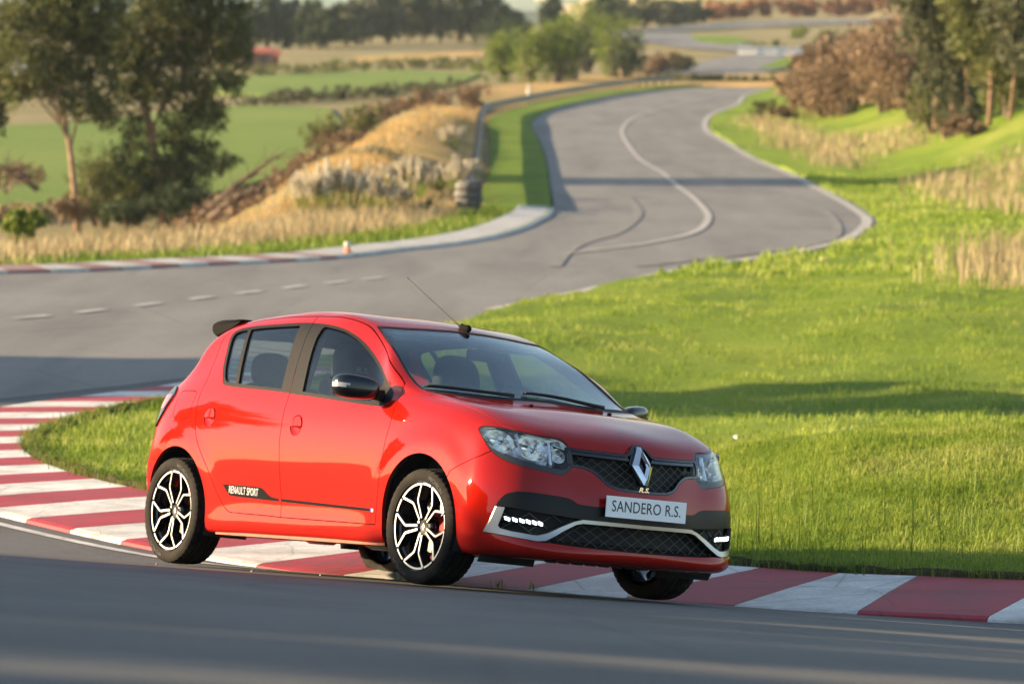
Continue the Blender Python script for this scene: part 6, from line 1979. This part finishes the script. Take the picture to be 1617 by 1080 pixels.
for k, (u, v) in enumerate([(396, 911), (245, 897), (712, 928), (505, 903)]):
    Yp = 22.6+.2*k
    x, y = at(u, v, Yp); zz = float(z_tarmac(np.array([x]), np.array([y]))[0])
    vv, ff = superell((x, y, zz+.004), (.008, .008, .006), 2.0, (8, 5), lambda p: p*(1+.2*rq.random()))
    tag(link('pebble', mesh(vv, ff), pmat('pebble%d' % k, (.30, .27, .22), .9)), ['pale pebble on the tarmac between the wheels', 'pebble on the tarmac near the rear wheel', 'pebble in front of the front wheel', 'pebble below the middle of the sill'][k], 'pebble', 'pebbles on the tarmac')

# white concrete barrier on the far bend
CONC = pmat('white_concrete', (.66, .62, .56), .8, noise=(.8, (.48, .44, .39), .4, .7))
jb = MB(); prof = [(-.3, 0), (-.3, .12), (-.12, .32), (-.10, .85), (.10, .85), (.12, .32), (.3, .12), (.3, 0)]
vv = [(x_, y_, z_) for x_ in (-.96, .96) for (y_, z_) in prof]; n = 8
jb.add(vv, [(k, k+1, n+k+1, n+k) for k in range(7)] + [tuple(range(8))[::-1], tuple(range(8, 16))])
jm = jb.me(); jm.materials.append(CONC)
for k in range(4):
    u = 1180+31*k; Yb = 388; x, y = at(u, 88, Yb)
    o = bpy.data.objects.new('concrete_barrier', jm); COL.objects.link(o); o.location = (x, y, gz(x, y)+.05); o.rotation_euler = (0, 0, -.06)
    tag(o, ['leftmost block of the white concrete barrier on the far bend', 'second block of the white concrete barrier on the far bend', 'third block of the white concrete barrier on the far bend', 'rightmost block of the white concrete barrier on the far bend'][k], 'barrier', 'white barrier blocks')
# farm buildings and parked vehicles beyond the trees
ROOF = pmat('red_roof', (.32, .075, .045), .7); WALL = pmat('shed_wall', (.20, .11, .08), .8); WHT = pmat('white_paint', (.72, .70, .67), .5); GLS = pmat('dark_glass', (.02, .025, .03), .1)
def shed(u, v, Y, w, d, h, wm, rm, label):
    x, y = at(u, v, Y); t = empty('shed', (x, y, gz(x, y)-.1)); tag(t, label, 'shed', 'farm sheds')
    MB().box((0, 0, h/2), (w, d, h)).build('wall', wm, t)
    rf = MB(); rf.add([(-w/2-.2, -d/2-.2, h), (w/2+.2, -d/2-.2, h), (w/2+.2, d/2+.2, h), (-w/2-.2, d/2+.2, h), (-w/2-.2, 0, h*1.35), (w/2+.2, 0, h*1.35)], [(0, 1, 5, 4), (2, 3, 4, 5), (0, 4, 3), (1, 2, 5), (3, 2, 1, 0)]); rf.build('roof', rm, t)
    MB().box((-w*.2, -d/2-.03, h*.45), (w*.22, .06, h*.8)).build('door', GLS, t)
    MB().box((w*.25, -d/2-.03, h*.55), (w*.2, .06, h*.35)).build('window', GLS, t)
shed(405, 140, 335, 2.6, 3, 1.3, WALL, ROOF, 'small dark shed with a red roof at the edge of the fields')
shed(432, 140, 338, .9, 1.2, 1.1, pmat('orange_hut', (.55, .17, .05), .7), ROOF, 'small orange hut right of the dark shed')
shed(20, 175, 300, 2.6, 3, 1.2, pmat('grey_shed', (.12, .12, .13), .7), pmat('grey_roof', (.16, .17, .20), .6), 'grey shed glimpsed left of the eucalyptus trees')
def far_car(u, v, Y, label):
    x, y = at(u, v, Y); t = empty('parked_car', (x, y, gz(x, y)+.05)); tag(t, label, 'car', 'parked white cars')
    bd_ = MB(); pr = [(-1.5, .25), (-1.5, .75), (-.95, .85), (-.6, 1.3), (.55, 1.32), (.95, .85), (1.5, .72), (1.55, .3)]
    vv = [(x_, s*.75*(1 if z_ < 1 else .8), z_) for s in (-1, 1) for (x_, z_) in pr]
    bd_.add(vv, [tuple(range(8)), tuple(range(8, 16))[::-1]] + [(k, 8+k, 8+(k+1) % 8, (k+1) % 8) for k in range(8)]); bd_.build('body', WHT, t)
    MB().add([(-.85, -.66, .9), (.8, -.66, .9), (.5, -.612, 1.25), (-.55, -.612, 1.25)], [(0, 1, 2, 3)]).build('window', GLS, t)
    for sx_ in (-.95, .95):
        for sy in (-.72, .72): MB().lathe([(0, -.1), (.3, -.1), (.3, .1), (0, .1)], 14, 'Y', (sx_, sy, .3)).build('wheel', GLS, t, deg=30)
far_car(35, 186, 290, 'white car parked left of the slender eucalyptus'); far_car(62, 184, 296, 'white car parked behind the slender eucalyptus, right of the other')
far_car(236, 166, 330, 'white car seen through the broad eucalyptus')

# ---- trees outside the picture on the left: their shade lies on the track
def off_tree(x, y, h, r, label, seed, dens_=3600, z0=None, lo=.3):
    z = float(z_tarmac(np.array([x]), np.array([y]))[0]) if z0 is None else z0
    rng = np.random.default_rng(seed); cl = []
    for k in range(9):
        a = rng.random()*6.28; q = r*.6*rng.random()**.5
        cl.append(((q*math.cos(a), q*math.sin(a), h*(lo+(.82-lo)*rng.random())), (r*.55, r*.55, h*.18)))
    cl.append(((0, 0, h*.88), (r*.5, r*.5, h*.12)))
    tree('roadside_tree', (x, y), h, cl, dens_, .42, 'euc', label, 'tree', 'trees outside the picture on the left', None, .16, 7, seed, z0=z, asp=.7)
SHD = SUN.xy.normalized()
CASTERS = 1
def caster(X, Y, h, r, lab, seed, n=3600, zt=None, lo=.3):
    """tree whose top throws its shadow on (X, Y)"""
    zt = float(z_tarmac(np.array([X]), np.array([Y]))[0]) if zt is None else zt
    for it in range(6):
        if it == 0: hb = 0.0
        d = (hb + h - zt)/math.tan(_el)
        x, y = X+SHD[0]*d, Y+SHD[1]*d
        hb = float(z_tarmac(np.array([x]), np.array([y]))[0])
    off_tree(x, y, h, r, lab, seed, n, lo=lo)

for i, (X, Y, h, r, n, lab) in enumerate([
    (-2.6, 21.6, 4.6, 2.6, 9000, 'tree beside the track outside the picture, shading the tarmac before the rear wheel'),
    (.0, 20.9, 4.4, 2.6, 9000, 'tree beside the track outside the picture, shading the tarmac before the front wheel'),
    (2.6, 20.0, 4.4, 2.6, 9000, 'tree beside the track outside the picture, shading the tarmac at the lower right'),
    (-3.5, 18.0, 4.6, 2.8, 9000, 'roadside tree outside the picture nearer the camera, first'),
    (.5, 16.8, 4.6, 2.8, 9000, 'roadside tree outside the picture nearer the camera, second'),
    (3.4, 15.5, 4.6, 2.8, 9000, 'roadside tree outside the picture nearer the camera, third'),
    (-1.0, 13.0, 4.6, 2.8, 9000, 'roadside tree outside the picture close to the camera, first'),
    (2.0, 10.8, 4.6, 2.8, 9000, 'roadside tree outside the picture close to the camera, second'),
    (.5, 7.5, 4.6, 2.8, 9000, 'roadside tree outside the picture close to the camera, third'),
    (1.0, 18.9, 4.6, 2.8, 9000, 'roadside tree outside the picture between the first and second rows'),
    (1.5, 13.8, 4.6, 2.8, 9000, 'roadside tree outside the picture between the second and third rows'),
    (3.4, 18.9, 4.6, 2.6, 9000, 'roadside tree outside the picture, rightmost of the nearer row'),
    (-.6, 10.0, 4.6, 2.8, 9000, 'roadside tree outside the picture beside the camera'),
    (.3, 5.0, 4.6, 2.8, 9000, 'roadside tree outside the picture just ahead of the camera')]):
    caster(X, Y-.4, h, r*.85, lab, 300+i, n, None, .05)
caster(4.5, 40.5, 9.0, 2.9, 'tall tree outside the picture whose shadow crosses the island', 320, 5200, -.6, .45)
caster(9.0, 40.0, 10.5, 2.9, 'taller tree outside the picture whose shadow crosses the island', 321, 5200, -.6, .45)
caster(-2.0, 42.5, 7.5, 2.6, 'tree outside the picture whose shadow lies on the back road', 322, 4600, -.45, .35)

# ---- the air over the valley
hz = MB(); hz.box((0, 2540, 150), (6400, 5500, 310))
hm, hnt, hb_ = newmat('haze'); hnt.nodes.remove(hb_)
pv = hnt.nodes.new('ShaderNodeVolumePrincipled'); pv.inputs['Color'].default_value = (.72, .86, .95, 1)
pv.inputs['Density'].default_value = .00011; pv.inputs['Anisotropy'].default_value = .2
hnt.links.new(pv.outputs[0], hnt.nodes['Material Output'].inputs['Volume'])
ho = hz.build('haze', hm); tag(ho, 'thin pale haze lying over the valley', 'haze', None, 'stuff')
